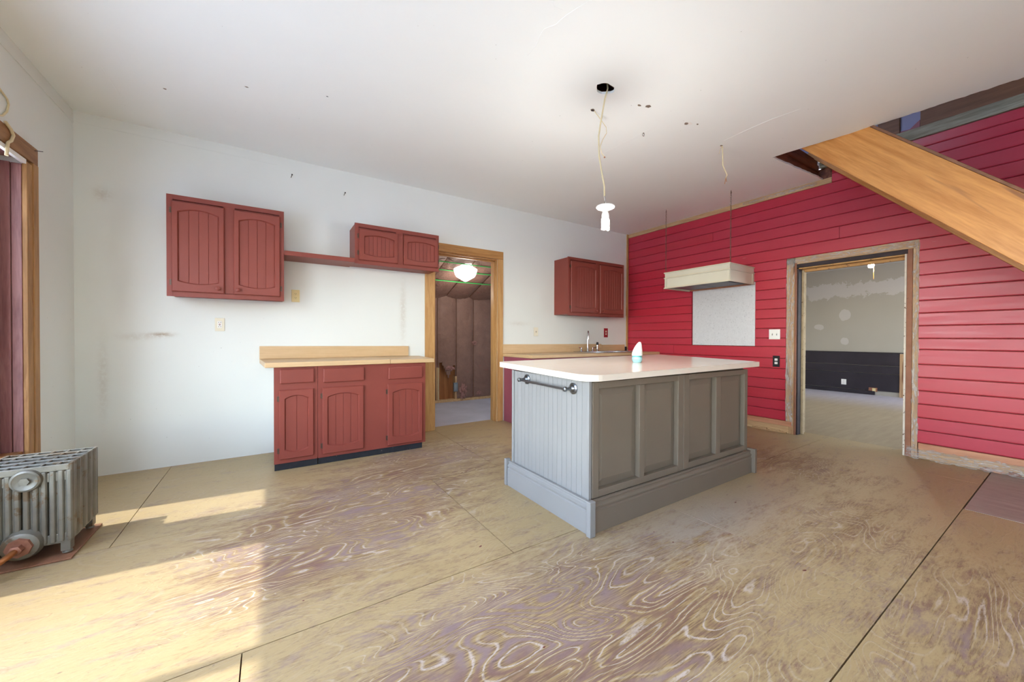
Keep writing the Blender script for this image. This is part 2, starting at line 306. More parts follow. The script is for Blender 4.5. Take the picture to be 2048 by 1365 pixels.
# ------------------------------------------------------------------ geometry helpers
class MB:
    def __init__(s): s.v = []; s.f = []; s.sm = []
    def add(s, vs, fs, smooth=False):
        o = len(s.v); s.v += [Vector(a) for a in vs]
        for f in fs: s.f.append([i+o for i in f]); s.sm.append(smooth)
        return s
    def box(s, x0, x1, y0, y1, z0, z1):
        return s.add([(x0, y0, z0), (x1, y0, z0), (x1, y1, z0), (x0, y1, z0), (x0, y0, z1), (x1, y0, z1), (x1, y1, z1), (x0, y1, z1)],
                     [(3, 2, 1, 0), (4, 5, 6, 7), (0, 1, 5, 4), (1, 2, 6, 5), (2, 3, 7, 6), (3, 0, 4, 7)])
    def prism(s, poly, axis, a, b):
        # poly: ccw list in the other two axes (in x,y,z order without axis)
        def P(q, h):
            q = list(q); q.insert(axis, h); return tuple(q)
        n = len(poly); vs = [P(q, a) for q in poly]+[P(q, b) for q in poly]
        fs = [tuple(range(n))[::-1], tuple(range(n, 2*n))]+[(i, (i+1) % n, n+(i+1) % n, n+i) for i in range(n)]
        return s.add(vs, fs)
    def tube(s, pts, r, n=8, closed=False, smooth=True):
        pts = [Vector(p) for p in pts]; rs = r if isinstance(r, (list, tuple)) else [r]*len(pts)
        vs = []; prev = None; L = len(pts)
        for i, p in enumerate(pts):
            d = (pts[(i+1) % L]-pts[i-1]) if closed else (pts[min(i+1, L-1)]-pts[max(i-1, 0)])
            d.normalize(); a = Vector((0, 0, 1)) if abs(d.z) < .9 else Vector((1, 0, 0))
            if prev is not None: a = prev
            e = d.cross(a); 
            if e.length < 1e-6: e = d.cross(Vector((1, .3, .2)))
            e.normalize(); g = e.cross(d).normalized(); prev = g
            for k in range(n): vs.append(p+(e*math.cos(2*PI*k/n)+g*math.sin(2*PI*k/n))*rs[i])
        fs = [(i*n+k, i*n+(k+1) % n, ((i+1) % L)*n+(k+1) % n, ((i+1) % L)*n+k) for i in range(L if closed else L-1) for k in range(n)]
        s.add(vs, fs, smooth)
        if not closed: s.add(vs[:n], [tuple(range(n))]); s.add(vs[-n:], [tuple(range(n))[::-1]])
        return s
    def lathe(s, prof, c, n=20, axis='z', sx=1., sy=1.):
        vs = []; c = Vector(c)
        for r, h in prof:
            for k in range(n):
                a = 2*PI*k/n; q = (r*math.cos(a)*sx, r*math.sin(a)*sy, h)
                q = {'z': q, 'y': (q[0], q[2], q[1]), 'x': (q[2], q[0], q[1])}[axis]
                vs.append(c+Vector(q))
        m = len(prof)
        fs = [(i*n+k, i*n+(k+1) % n, (i+1)*n+(k+1) % n, (i+1)*n+k) for i in range(m-1) for k in range(n)]
        s.add(vs, fs, True)
        if prof[0][0] > 1e-4: s.add(vs[:n], [tuple(range(n))[::-1]])
        if prof[-1][0] > 1e-4: s.add(vs[-n:], [tuple(range(n))])
        return s
    def build(s, name, mat, parent=None, bevel=0., seg=2, **props):
        base = parent_world(parent) if parent else Vector((0, 0, 0))
        me = bpy.data.meshes.new(name); me.from_pydata([tuple(v-base) for v in s.v], [], s.f)
        bm = bmesh.new(); bm.from_mesh(me); bmesh.ops.remove_doubles(bm, verts=bm.verts, dist=1e-6); bmesh.ops.recalc_face_normals(bm, faces=bm.faces); bm.to_mesh(me); bm.free()
        if any(s.sm):
            me.polygons.foreach_set('use_smooth', [True]*len(me.polygons)); 
            try: me.set_sharp_from_angle(angle=math.radians(38))
            except Exception: pass
        o = bpy.data.objects.new(name, me); C.objects.link(o); me.materials.append(MAT[mat] if isinstance(mat, str) else mat)
        if parent: o.parent = parent
        if bevel:
            b = o.modifiers.new('bevel', 'BEVEL'); b.width = bevel; b.segments = seg; b.limit_method = 'ANGLE'; b.angle_limit = math.radians(40)
        for k, v in props.items(): o[k] = v
        return o
def parent_world(p):
    v = Vector((0, 0, 0))
    while p: v += p.location; p = p.parent
    return v
def thing(name, loc, label, cat, group=None):
    o = bpy.data.objects.new(name, None); C.objects.link(o); o.location = loc; o.empty_display_size = .1
    o['label'] = label; o['category'] = cat
    if group: o['group'] = group
    return o
def struct(mb, name, mat, label, cat, **k):
    return mb.build(name, mat, None, kind='structure', label=label, category=cat, **k)
def B(*a): return MB().box(*a)
def wall_x(mb, y0, y1, x0, x1, z0, z1, holes):      # wall slab running along X (thickness y0..y1), holes = (xa,xb,za,zb)
    xs = sorted({x0, x1, *[h[0] for h in holes], *[h[1] for h in holes]})
    for a, b in zip(xs, xs[1:]):
        segs = sorted([(h[2], h[3]) for h in holes if h[0] <= a+1e-6 and h[1] >= b-1e-6]); z = z0
        for p, q in segs:
            if p > z+1e-6: mb.box(a, b, y0, y1, z, p)
            z = q
        if z < z1-1e-6: mb.box(a, b, y0, y1, z, z1)
    return mb
def wall_y(mb, x0, x1, y0, y1, z0, z1, holes):
    ys = sorted({y0, y1, *[h[0] for h in holes], *[h[1] for h in holes]})
    for a, b in zip(ys, ys[1:]):
        segs = sorted([(h[2], h[3]) for h in holes if h[0] <= a+1e-6 and h[1] >= b-1e-6]); z = z0
        for p, q in segs:
            if p > z+1e-6: mb.box(x0, x1, a, b, z, p)
            z = q
        if z < z1-1e-6: mb.box(x0, x1, a, b, z, z1)
    return mb

# ------------------------------------------------------------------ room constants
H = 2.95; XL = -6.58; YB = -7.2; ZU = 3.2
DX0, DX1, DZ = -3.56, -2.655, 2.22          # doorway in the white wall
RY0, RY1, RZ = -3.42, -2.505, 1.99           # doorway in the red wall

# ------------------------------------------------------------------ setting: outside ground, floor
g = MB(); g.add([(-60, -60, -.5), (60, -60, -.5), (60, 60, -.5), (-60, 60, -.5)], [(0, 1, 2, 3)])
struct(g, 'ground', 'ground', 'ground outside the house, whitened to bounce light indoors', 'ground')
fl = struct(B(XL-.2, .25, YB-.2, .15, -.12, -.02), 'floor', 'joist', 'worn yellow painted plywood floor of the kitchen', 'floor')
rows = [(-1.53, 0., [XL, -6.0, -3.56, -1.12, 0.]), (-2.75, -1.53, [XL, -4.17, -1.73, 0.]), (-3.95, -2.75, [XL, -5.35, -2.98, -.54, 0.]),
        (-5.17, -3.95, [XL, -6.2, -3.76, -1.32]), (-6.39, -5.17, [XL, -4.9, -2.46, -1.32]), (YB, -6.39, [XL, -3.2, -1.32])]
gp = .0022
for y0, y1, xs in rows:
    for a, b in zip(xs, xs[1:]):
        ya = y0+gp*(1.15 if abs(y0+3.95) < .01 else 1); yb = y1-gp*(1.15 if abs(y1+3.95) < .01 else 1)
        B(a+gp, b-gp, ya, yb, -.02, random.uniform(-.0006, 0.)).build('plywood_sheet', 'ply', fl)
B(DX0, DX1, .0, .15, -.02, -.001).build('threshold', 'ply', fl)
B(-.0, .25, RY0, RY1, -.02, -.001).build('threshold', 'ply', fl)
xs_ = [-1.316, -1.128, -.936, -.744, -.552, -.36, -.168, -.002]
for k, (a, b) in enumerate(zip(xs_, xs_[1:])):
    for y1, y0 in ((-3.955, -4.9-.3*(k % 3)), (-4.9-.3*(k % 3), -6.2), (-6.2, YB)):
        B(a+.0004, b-.0004, y0+.0004, y1-.0004, -.02, .001).build('laminate_plank', 'lamfloor', fl)

# ------------------------------------------------------------------ white back wall
mb = wall_x(MB(), 0, .15, XL-.17, .25, 0, H+.25, [(DX0, DX1, 0, DZ)])
struct(mb, 'wall_back', 'wall', 'white painted wall behind the red cabinets', 'wall')
# ------------------------------------------------------------------ left wall with windows
WH = 2.24; SILL = .40
openA = (-3.62, -.73, SILL, WH+.05)
openB = (-6.7, -4.3, .5, 2.3)
mb = wall_y(MB(), XL-.17, XL, YB-.2, 0, 0, H+.25, [openA, openB])
struct(mb, 'wall_left', 'wall', 'grey white wall on the left with the tall window', 'wall')
mb = wall_x(MB(), YB-.2, YB, XL-.17, .25, 0, H+.25, [(-6.2, -5.2, .9, 2.2)])
struct(mb, 'wall_front', 'wall', 'white wall behind the camera with a small window', 'wall')
# window in the left wall
XW0, XW1 = -6.75, -6.67
wa = B(XW0, XW1, openA[0], openA[1], WH, WH+.05).build('window_1', 'jambred', None, kind='structure', label='tall window with reddish wood frame in the left wall', category='window')
for y0, y1 in ((-.905, -.73), (-1.78, -1.255), (-2.685, -2.615), (-3.62, -3.5)):
    B(XW0, XW1, y0, y1, SILL, WH).build('mullion', 'jambred', wa, bevel=.004)
for y0, y1 in ((-1.255, -.905), (-2.615, -1.78), (-3.5, -2.685)):
    B(-6.715, -6.711, y0, y1, SILL, WH).build('pane', 'pane', wa)
B(XW0-.02, XL-.002, openA[0]+.002, openA[1]-.002, SILL, SILL+.02).build('window_sill', 'casing_y', wa, bevel=.004)
# wood lining of the far side of the opening: jamb boards, then casing boards on the wall face
B(XW1, -6.625, -.752, -.73, SILL, WH).build('jamb_board', 'jambred', wa, bevel=.002)
B(-6.622, XL, -.745, -.73, SILL, WH).build('jamb_board', 'jambred', wa, bevel=.002)
B(XW1, XL, -3.6, -.752, WH+.03, WH+.05).build('head_board', 'jambred', wa)
B(XL, XL+.022, -.74, -.675, .03, 2.26).build('casing_board', 'casing_z', wa, bevel=.003)
B(XL, XL+.026, -3.75, -.612, 2.275, 2.385).build('casing_head', 'casing_y', wa, bevel=.003)
B(XL, XL+.028, -.675, -.612, .03, 2.275).build('casing_board', 'casing_z', wa, bevel=.003)
B(XL, XL+.020, -3.6, -.74, 2.245, 2.272).build('head_strip', 'whitep', wa)
B(XL, XL+.022, -3.75, -3.62, SILL, 2.275).build('casing_board', 'casing_z', wa, bevel=.003)
# windows out of view
wb = B(-6.72, -6.66, openB[0], openB[1], 2.24, 2.3).build('window_2', 'casing_z', None, kind='structure', label='window in the left wall behind the camera', category='window')
for y in (-6.7, -5.53, -4.36): B(-6.72, -6.66, y, y+.06, .5, 2.24).build('mullion', 'casing_z', wb)
B(-6.692, -6.688, -6.64, -4.36, .5, 2.24).build('pane', 'pane', wb)
wc = B(-6.2, -5.2, YB-.12, YB-.06, 2.14, 2.2).build('window_3', 'casing_z', None, kind='structure', label='small window in the wall behind the camera', category='window')
for x in (-6.2, -5.73, -5.26): B(x, x+.06, YB-.12, YB-.06, .9, 2.14).build('mullion', 'casing_z', wc)
B(-6.14, -5.26, YB-.092, YB-.088, .9, 2.14).build('pane', 'pane', wc)
portal('window_portal_left', (-6.78, (openA[0]+openA[1])/2, 1.34), (2.9, 1.86), (1, 0, 0))
portal('window_portal_left_near', (-6.78, -5.5, 1.4), (2.4, 1.8), (1, 0, 0))
portal('window_portal_front', (-5.7, YB-.22, 1.55), (1.0, 1.3), (0, 1, 0))

# ------------------------------------------------------------------ ceiling with the stairwell and the lamp hole
def ring(cx, cy, rx, ry, n=18, jit=.12):
    return [(cx+rx*(1+random.uniform(-jit, jit))*math.cos(2*PI*k/n), cy+ry*(1+random.uniform(-jit, jit))*math.sin(2*PI*k/n)) for k in range(n)]
def slab(outer, holes, z0, z1):
    bm = bmesh.new(); edges = []
    for loop in [outer]+holes:
        vs = [bm.verts.new((x, y, z0)) for x, y in loop]
        for i in range(len(vs)): edges.append(bm.edges.new((vs[i], vs[(i+1) % len(vs)])))
    bmesh.ops.triangle_fill(bm, edges=edges, use_beauty=True)
    r = bmesh.ops.extrude_face_region(bm, geom=bm.faces[:])
    for v in r['geom']:
        if isinstance(v, bmesh.types.BMVert): v.co.z = z1
    bmesh.ops.recalc_face_normals(bm, faces=bm.faces)
    m = MB(); bm.verts.index_update(); m.add([v.co.copy() for v in bm.verts], [[v.index for v in f.verts] for f in bm.faces]); bm.free(); return m
stair = []
def jag(p, q, n, a):
    for i in range(n):
        t = i/n; stair.append((p[0]+(q[0]-p[0])*t+random.uniform(-a, a), p[1]+(q[1]-p[1])*t+random.uniform(-a, a)))
jag((-.03, -2.745), (-1.07, -2.675), 26, .004); jag((-1.07, -2.675), (-.97, -3.37), 12, .004); jag((-.97, -3.37), (-.905, -4.145), 30, .006); jag((-.905, -4.145), (-.9, -6.0), 10, .003); stair.append((-.9, -6.0))
hole = ring(-3.225, -2.492, .075, .052, 20, .1)
ce = struct(slab([(XL, YB), (0, YB), (0, -6.0)]+stair[::-1]+[(0, -2.745), (0, 0), (XL, 0)], [hole], H, H+.018), 'ceiling', 'ceil', 'white plaster ceiling with a round hole and stair opening', 'ceiling')
upper = slab([(XL-.17, YB-.2), (.25, YB-.2), (.25, .15), (XL-.17, .15)], [[(-1.1, -6.1), (-.0, -6.1), (-.0, -2.68), (-1.1, -2.68)]], ZU-.03, ZU)
struct(upper, 'floor_upper', 'joist', 'rough boards of the floor above the kitchen', 'floor')
for y in (-2.3, -1.9): B(-3.6, -2.9, y, y+.04, H+.02, ZU-.03).build('joist', 'joist', ce)
# cracks and chips in the plaster
def flat_chip(name, x, y, r, mat, dz=.0012):
    m = MB(); pts = ring(x, y, r, r*.7, 9, .3); n = len(pts)
    m.add([(a, b, H-dz) for a, b in pts]+[(a+(a-x)*.3, b+(b-y)*.3, H) for a, b in pts], [tuple(range(n))]+[(i, (i+1) % n, n+(i+1) % n, n+i) for i in range(n)]); return m.build(name, mat, ce)
for x, y, r, mt in ((-2.79, -2.53, .018, 'chip'), (-2.86, -2.50, .012, 'chip'), (-2.30, -2.57, .022, 'whitep'), (-2.325, -2.555, .016, 'chip'), (-2.24, -2.6, .009, 'chip'), (-3.12, -2.262, .016, 'chip'),
                    (-1.718, -2.522, .012, 'chip'), (-5.4, -1.1, .008, 'chip'), (-4.9, -1.3, .006, 'nail'), (-5.9, -.75, .008, 'chip')):
    flat_chip('chip', x, y, r, mt)
def crack(pts, r=.004):
    MB().tube([(x, y, H) for x, y in pts], r, 5).build('crack', 'ceil', ce)
crack([(-3.817, -2.955), (-3.829, -2.935), (-3.853, -2.869), (-3.869, -2.811), (-3.878, -2.763), (-3.879, -2.731), (-3.917, -2.67), (-3.905, -2.606), (-3.883, -2.553), (-3.878, -2.448)], .0016)
crack([(-3.992, -2.843), (-3.971, -2.821), (-3.946, -2.82), (-3.905, -2.825)], .001)
crack([(-2.557, -1.611), (-2.522, -1.982), (-2.514, -2.419)], .0008); crack([(-1.79, -2.585), (-1.805, -2.802), (-1.804, -2.97), (-1.769, -3.158)], .0012)
crack([(-6.205, -.836), (-6.204, -.472)], .0015)

# thin plaster joints on the walls
B(XL, XL+.004, -4., 0, 2.855, H).build('trim_1', 'wall', None, kind='structure', label='flat plaster strip along the top of the left wall', category='trim')
B(XL+.004, -5.2, -.003, 0, 2.865, H).build('trim_2', 'wall', None, kind='structure', label='flat plaster strip at the left end of the white wall top', category='trim')

# ------------------------------------------------------------------ red wall: slab behind, then every board
mb = wall_y(MB(), .012, .25, YB-.2, 0, 0, 3.08, [(RY0, RY1, 0, RZ)])
wr = struct(mb, 'wall_right', 'joist', 'wall clad in horizontal red painted boards', 'wall')
ZB = [.149, .270, .392, .522, .650, .779, .904, 1.047, 1.153, 1.275, 1.397, 1.516, 1.638, 1.760, 1.880, 2.000, 2.112, 2.250, 2.385, 2.515, 2.642, 2.768, 2.888, 2.985, 3.08]
DT0, DT1, DTZ = -3.506, -2.402, 2.112
PN = (-2.058, -1.193, 1.047, 1.88)
joints = {3: [-4.9], 6: [-.9], 9: [-4.4], 12: [-5.2], 14: [-.7], 17: [-2.9], 19: [-1.5], 20: [-4.3]}
for k in range(len(ZB)-1):
    a, b = ZB[k], ZB[k+1]; top = -2.83 if a > 2.88 else -.02
    cuts = [(YB, top)]
    def sub(cs, lo, hi):
        out = []
        for p, q in cs:
            if hi <= p or lo >= q: out.append((p, q)); continue
            if lo > p: out.append((p, lo))
            if hi < q: out.append((hi, q))
        return out
    if a < DTZ-.01: cuts = sub(cuts, DT0, DT1)
    if a >= PN[2]-.01 and b <= PN[3]+.01: cuts = sub(cuts, PN[0], PN[1])
    for j in joints.get(k, []): cuts = sub(cuts, j-.0012, j+.0012)
    for p, q in cuts:
        th = random.uniform(-.0015, .0015)
        m = MB(); x0 = -.012+th
        m.prism([(x0+.005, a+.0025), (.0118, a+.0025), (.0118, b-.003), (x0+.001, b-.003), (x0, b-.006), (x0, a+.010)], 1, p+.0008, q-.0008)
        m.build('plank', 'red', wr)
# trim at its top, foot and corner
B(-.014, .012, -2.828, 0, 2.889, H).build('trim_3', 'raw', None, kind='structure', label='bare wood strip along the top of the red wall', category='trim', bevel=.004)
m = MB()
for i in range(14):
    z0 = .95+i*.145; wob = random.uniform(-.006, .006)
    m.box(-.05+wob, -.014, -.018, -.002, z0, z0+.1449)
m.build('trim_4', 'casing', None, kind='structure', label='ragged wood strip in the corner between white and red walls', category='trim')
bs = B(-.022, .012, -2.47, -.02, .088, .147).build('baseboard_right', 'strip', None, kind='structure', label='rust brown wood strip at the foot of the red wall', category='baseboard', bevel=.003)
B(-.022, .012, YB, -3.515, .088, .147).build('baseboard_strip', 'strip', bs, bevel=.003)
B(-.012, .012, -2.44, -.02, 0, .087).build('sill_plate', 'raw', bs, bevel=.004)
B(-.006, .012, YB, -3.515, 0, .087).build('sill_plate', 'raw', bs, bevel=.004)
m = MB()
for i in range(11):
    y = -2.42+i*.035; 
    m.box(-.03-random.uniform(0, .01), -.012, y, y+.034, .0, random.uniform(.012, .03))
m.build('splintered_sill', 'raw', bs)

# galvanised sheet over the bare place where the range stood
pt = thing('metal_sheet', (.0, -1.62, 1.05), 'pale galvanised metal sheet set into the red boards under the hood', 'sheet')
B(-.006, .0118, PN[0]+.004, PN[1]-.012, PN[2]+.006, PN[3]-.002).build('sheet_panel', 'galv', pt, bevel=.001)
B(-.0105, -.006, PN[1]-.03, PN[1]-.012, PN[2]+.006, PN[3]-.002).build('edge_strip', 'joist', pt) if False else None

# ------------------------------------------------------------------ doorway in the red wall, stripped to bare peeling wood
d2 = B(.012, .25, RY1, RY1+.02, 0, RZ).build('door_2', 'peel_tan', None, kind='structure', label='stripped doorway with peeling jambs in the red wall', category='doorway')
B(-.004, .012, -2.402-.09, -2.402, 0, 2.112).build('stud_face', 'raw_z', d2, bevel=.002)
B(-.02, .012, -2.509, -2.492, 0, 2.045).build('jamb_edge', 'peel_brown', d2, bevel=.003)
B(.0, .09, -2.523, -2.5052, .002, 1.975).build('jamb_board', 'peel_black', d2, bevel=.003)
B(.09, .25, -2.5125, -2.5052, .002, 1.975).build('jamb_board', 'peel_tan', d2, bevel=.002)
B(.09, .135, -2.545, -2.5125, .002, 1.965).build('door_stop', 'peel_tan', d2, bevel=.003)
B(-.004, .012, -3.506, -2.402, 2.032, 2.112).build('header_face', 'raw', d2, bevel=.003)
B(-.016, .012, -3.43, -2.492, 1.985, 2.030).build('header_edge', 'peel_black', d2, bevel=.003)
B(.0, .10, -3.42, -2.523, 1.972, 1.99).build('header_board', 'peel_orange', d2, bevel=.003)
B(.10, .145, -3.42, -2.523, 1.945, 1.99).build('header_stop', 'peel_orange', d2, bevel=.003)
B(.145, .25, -3.42, -2.523, 1.968, 1.99).build('header_board', 'peel_tan', d2, bevel=.003)
B(-.018, .25, -3.423, -3.408, 0, 1.985).build('jamb_board', 'peel_white', d2, bevel=.003)
B(-.014, .012, -3.463, -3.4235, 0, 2.03).build('stud_edge', 'peel_brown', d2, bevel=.002)
B(-.004, .012, -3.506, -3.4635, 0, 2.03).build('stud_face', 'raw_z', d2, bevel=.002)
def sheet(name, label, pts_a, pts_b, n, mseg, amp, axis_out):
    # crumpled clear film between two edge lines
    m = MB(); A0, A1 = map(Vector, pts_a); B0, B1 = map(Vector, pts_b); vs = []
    rnd = [[random.uniform(-amp, amp) for _ in range(mseg+1)] for _ in range(n+1)]
    for i in range(n+1):
        for j in range(mseg+1):
            u, v = i/n, j/mseg; p = A0.lerp(A1, u).lerp(B0.lerp(B1, u), v)
            vs.append(p+Vector(axis_out)*(abs(rnd[i][j])+.004)+Vector((0, rnd[i][j]*.6, rnd[i][j]*.6)))
    m.add(vs, [(i*(mseg+1)+j, (i+1)*(mseg+1)+j, (i+1)*(mseg+1)+j+1, i*(mseg+1)+j+1) for i in range(n) for j in range(mseg)], True)
    t = thing(name, (A0.x, A0.y, min(A0.z, B0.z)), label, 'plastic sheeting', 'plastic sheeting left around the stripped doorway')
    m.build('film', 'film' if abs(A0.z-A1.z) > .1 else 'film_h', t); return t
sheet('plastic_sheeting', 'crinkled clear plastic hanging down the left side of the stripped doorway', [(-.006, -2.404, 2.09), (-.006, -2.404, .1)], [(-.006, -2.488, 2.09), (-.006, -2.475, .1)], 40, 4, .008, (-1, 0, 0))
sheet('plastic_sheeting', 'crinkled clear plastic hanging down the right side of the stripped doorway', [(-.006, -3.466, 2.09), (-.006, -3.466, .1)], [(-.006, -3.508, 2.09), (-.006, -3.512, .1)], 40, 3, .008, (-1, 0, 0))
sheet('plastic_sheeting', 'strip of clear plastic stapled over the head of the stripped doorway', [(-.006, -3.5, 2.04), (-.006, -2.41, 2.04)], [(-.006, -3.5, 2.108), (-.006, -2.41, 2.108)], 36, 3, .006, (-1, 0, 0))
sheet('plastic_sheeting', 'bunched clear plastic along the foot of the red wall right of the doorway', [(-.05, -3.44, .004), (-.05, -5.2, .004)], [(-.008, -3.44, .10), (-.008, -5.2, .095)], 70, 6, .014, (-1, 0, 0))
sheet('plastic_sheeting', 'clear plastic strip along the top of the red wall beside the stairs', [(-.016, -2.7, 2.9), (-.016, -1.9, 2.9)], [(-.016, -2.7, 2.935), (-.016, -1.9, 2.935)], 30, 3, .006, (-1, 0, 0))
rub = [(-.03, -3.93, .035, .03), (-.035, -3.99, .03, .026), (-.03, -4.07, .035, .03), (-.04, -4.16, .03, .02), (-.03, -4.27, .04, .03)]
for i, (x, y, r, hgt) in enumerate(rub):
    m = MB(); pr = [(0.0, 0), (r*.9, .004), (r, hgt*.6), (r*.6, hgt), (.0, hgt*1.1)]; m.lathe(pr, (x, y, 0), 7, sx=.7, sy=1.1)
    for v in m.v: v += Vector((random.uniform(-.006, .006), random.uniform(-.006, .006), 0))
    m.build('wood_chunk', 'strip' if i % 2 else 'peel_brown', None, label=['broken wood scrap nearest the doorway at the foot of the red wall', 'second wood scrap from the doorway at the foot of the red wall', 'middle wood scrap in the plastic at the foot of the red wall', 'fourth wood scrap from the doorway at the foot of the red wall', 'wood scrap nearest the floor laminate at the foot of the red wall'][i], category='scrap', group='scraps at the foot of the red wall')

# ------------------------------------------------------------------ room beyond the red wall
FX = 5.1
struct(B(.25, FX, -5.5, 1.5, -.12, 0.), 'floor_far', 'farfloor', 'dusty pale floor of the room beyond the red wall', 'floor')
wf = struct(B(FX, FX+.1, -5.5, 1.5, 0, 2.75), 'wall_far', 'farwall', 'patched grey plaster wall of the room beyond', 'wall')
struct(B(.25, FX, 1.5, 1.6, 0, 2.75), 'wall_far_left', 'farwall', 'plaster side wall of the room beyond', 'wall')
struct(wall_x(MB(), -5.6, -5.5, .25, FX, 0, 2.75, [(1.2, 4.2, .5, 2.4)]), 'wall_far_right', 'farwall', 'plaster wall with a window in the room beyond', 'wall')
struct(B(.25, FX, -5.6, 1.6, 2.645, 2.75), 'ceiling_far', 'farceil', 'pale ceiling of the room beyond', 'ceiling')
portal('window_portal_far', (2.7, -5.7, 1.45), (3., 1.9), (0, 1, 0))
zz = [(.0, .085, .03), (.09, .44, .018), (.445, .60, .03), (.605, .86, .022)]
for i, (a, b, th) in enumerate(zz):
    B(FX-th, FX, -2.375 if i else -2.02, 1.5, a+.002, b).build('wainscot_board', 'wains', wf, bevel=.003)
B(FX-.03, FX, -2.55, -2.378, 0, .85).build('raw_board', 'raw_z', wf, bevel=.002)
B(FX-.035, FX, -2.44, 1.5, .862, .876).build('wainscot_cap', 'wains', wf)
def plate(name, label, wall, u, z, w, h, mat, kind, face=None):
    # outlet / switch plate: wall 'back' (y=0 facing -y), 'right' (x=-.012 facing -x), 'far'
    X0 = {'right': -.0135, 'far': FX-.018}.get(wall)
    def bx(m, a0, a1, z0, z1, d0, d1):
        if wall == 'back': m.box(u+a0, u+a1, -d1, -d0, z+z0, z+z1)
        else: m.box(X0-d1, X0-d0, u-a1, u-a0, z+z0, z+z1)
        return m
    loc = (u, 0, z) if wall == 'back' else (X0, u, z)
    t = thing(name, loc, label, 'switch' if 'switch' in name else 'outlet')
    bx(MB(), -w/2, w/2, -h/2, h/2, 0, .006).build('cover_plate', mat, t, bevel=.002)
    f = face or mat
    if kind == 'duplex':
        for s in (-1, 1):
            r = bx(MB(), -.016, .016, s*.021-.014, s*.021+.014, .006, .009).build('receptacle', f, t, bevel=.003)
            for q in (-.006, .006): bx(MB(), q-.0012, q+.0012, s*.021-.002, s*.021+.007, .009, .0095).build('slot', 'dark', r)
            bx(MB(), -.002, .002, s*.021-.01, s*.021-.006, .009, .0095).build('slot', 'dark', r)
    elif kind == 'gfci':
        r = bx(MB(), -.0165, .0165, -.033, .033, .006, .009).build('receptacle', f, t, bevel=.002)
        for s in (-1, 1):
            for q in (-.007, .007): bx(MB(), q-.0018, q+.0018, s*.02-.004, s*.02+.005, .009, .0097).build('slot', 'dark', r)
        bx(MB(), -.007, .007, .002, .007, .009, .0115).build('button', 'redplate', r); bx(MB(), -.007, .007, -.007, -.002, .009, .0115).build('button', 'dark', r)
    else:
        for q in kind:
            bx(MB(), q-.004, q+.004, -.011, .011, .006, .008).build('slot', 'dark', t)
            bx(MB(), q-.003, q+.003, -.002, .010, .008, .02).build('toggle', f, t, bevel=.001)
    return t
plate('wall_outlet', 'small white outlet on the dark wainscot in the room beyond', 'far', -1.53, .225, .085, .115, 'whitep', 'duplex')
t = thing('outlet_hole', (FX-.02, -2.0, .09), 'bare outlet hole with a tan box in the dark wainscot', 'outlet')
B(FX-.024, FX-.018, -2.06, -1.93, .07, .15).build('surround', 'peel_brown', t); B(FX-.03, FX-.024, -2.035, -1.985, .08, .14).build('box', 'ivory', t, bevel=.002)
# ceiling fan with one bare bulb
FXc, FYc = 3.0, -2.54
fan = thing('ceiling_fan', (FXc, FYc, 2.42), 'brass ceiling fan with a lit bulb in the room beyond', 'ceiling fan')
MB().lathe([(.0, 2.645), (.06, 2.645), (.07, 2.60), (.03, 2.585), (.03, 2.53), (.09, 2.52), (.105, 2.47), (.09, 2.43), (.04, 2.42), (.0, 2.42)], (FXc, FYc, 0), 18).build('motor', 'brass', fan)
for k in range(5):
    a = 2*PI*k/5+.25; d = Vector((math.cos(a), math.sin(a), 0)); e = Vector((-d.y, d.x, 0)); c0 = Vector((FXc, FYc, 2.45))
    m = MB(); q = [c0+d*.16-e*.055, c0+d*.60-e*.075, c0+d*.60+e*.075, c0+d*.16+e*.055]; m.add([v+Vector((0, 0, h)) for h in (-.004, .004) for v in q], [(3, 2, 1, 0), (4, 5, 6, 7), (0, 1, 5, 4), (1, 2, 6, 5), (2, 3, 7, 6), (3, 0, 4, 7)])
    m.build('blade', 'brownboard', fan); m = MB(); m.tube([c0+d*.08, c0+d*.2], .012, 6); m.build('blade_arm', 'brass', fan)
MB().tube([(FXc, FYc, 2.43), (FXc-.03, FYc+.05, 2.39), (FXc-.05, FYc+.075, 2.372)], .012, 8).build('lamp_arm', 'brass', fan)
MB().lathe([(.0, -.045), (.03, -.035), (.04, -.005), (.032, .025), (.016, .045), (.0, .05)], (FXc-.055, FYc+.085, 2.345), 14).build('bulb', 'fanbulb', fan)
MB().tube([(FXc-.02, FYc+.06, 2.42), (FXc-.02, FYc+.062, 2.12)], .0025, 5).build('pull_chain', 'brass', fan)
lp = bpy.data.lights.new('fan_bulb_light', 'POINT'); lp.energy = 18; lp.color = (1, .85, .65); lp.shadow_soft_size = .04
lo = bpy.data.objects.new('fan_bulb_light', lp); C.objects.link(lo); lo.parent = fan; lo.location = (-.055, .085, -.14)

# ------------------------------------------------------------------ white doorway: casing and jambs
d1 = B(DX0-.12, DX1+.085, -.022, 0, DZ, DZ+.105).build('door_1', 'casing_h', None, kind='structure', label='doorway with golden fir casing in the white wall', category='doorway', bevel=.003)
B(DX0-.12, DX0, -.02, 0, 0, DZ).build('casing_board', 'casing', d1, bevel=.003)
B(DX1, DX1+.085, -.02, 0, 0.004, DZ).build('casing_board', 'casing', d1, bevel=.003)
B(DX1-.016, DX1, .0, .15, 0, DZ).build('jamb_board', 'casing', d1, bevel=.003)
B(DX1-.028, DX1-.016, .045, .085, 0, DZ-.02).build('door_stop', 'casing', d1, bevel=.003)
B(DX0, DX0+.016, .0, .15, 0, DZ).build('jamb_board', 'casing', d1, bevel=.003)
B(DX0+.016, DX1-.016, .0, .15, DZ-.02, DZ).build('head_jamb', 'casing_h', d1, bevel=.003)
B(DX0+.016, DX1-.016, .045, .085, DZ-.035, DZ-.02).build('head_stop', 'casing_h', d1, bevel=.003)

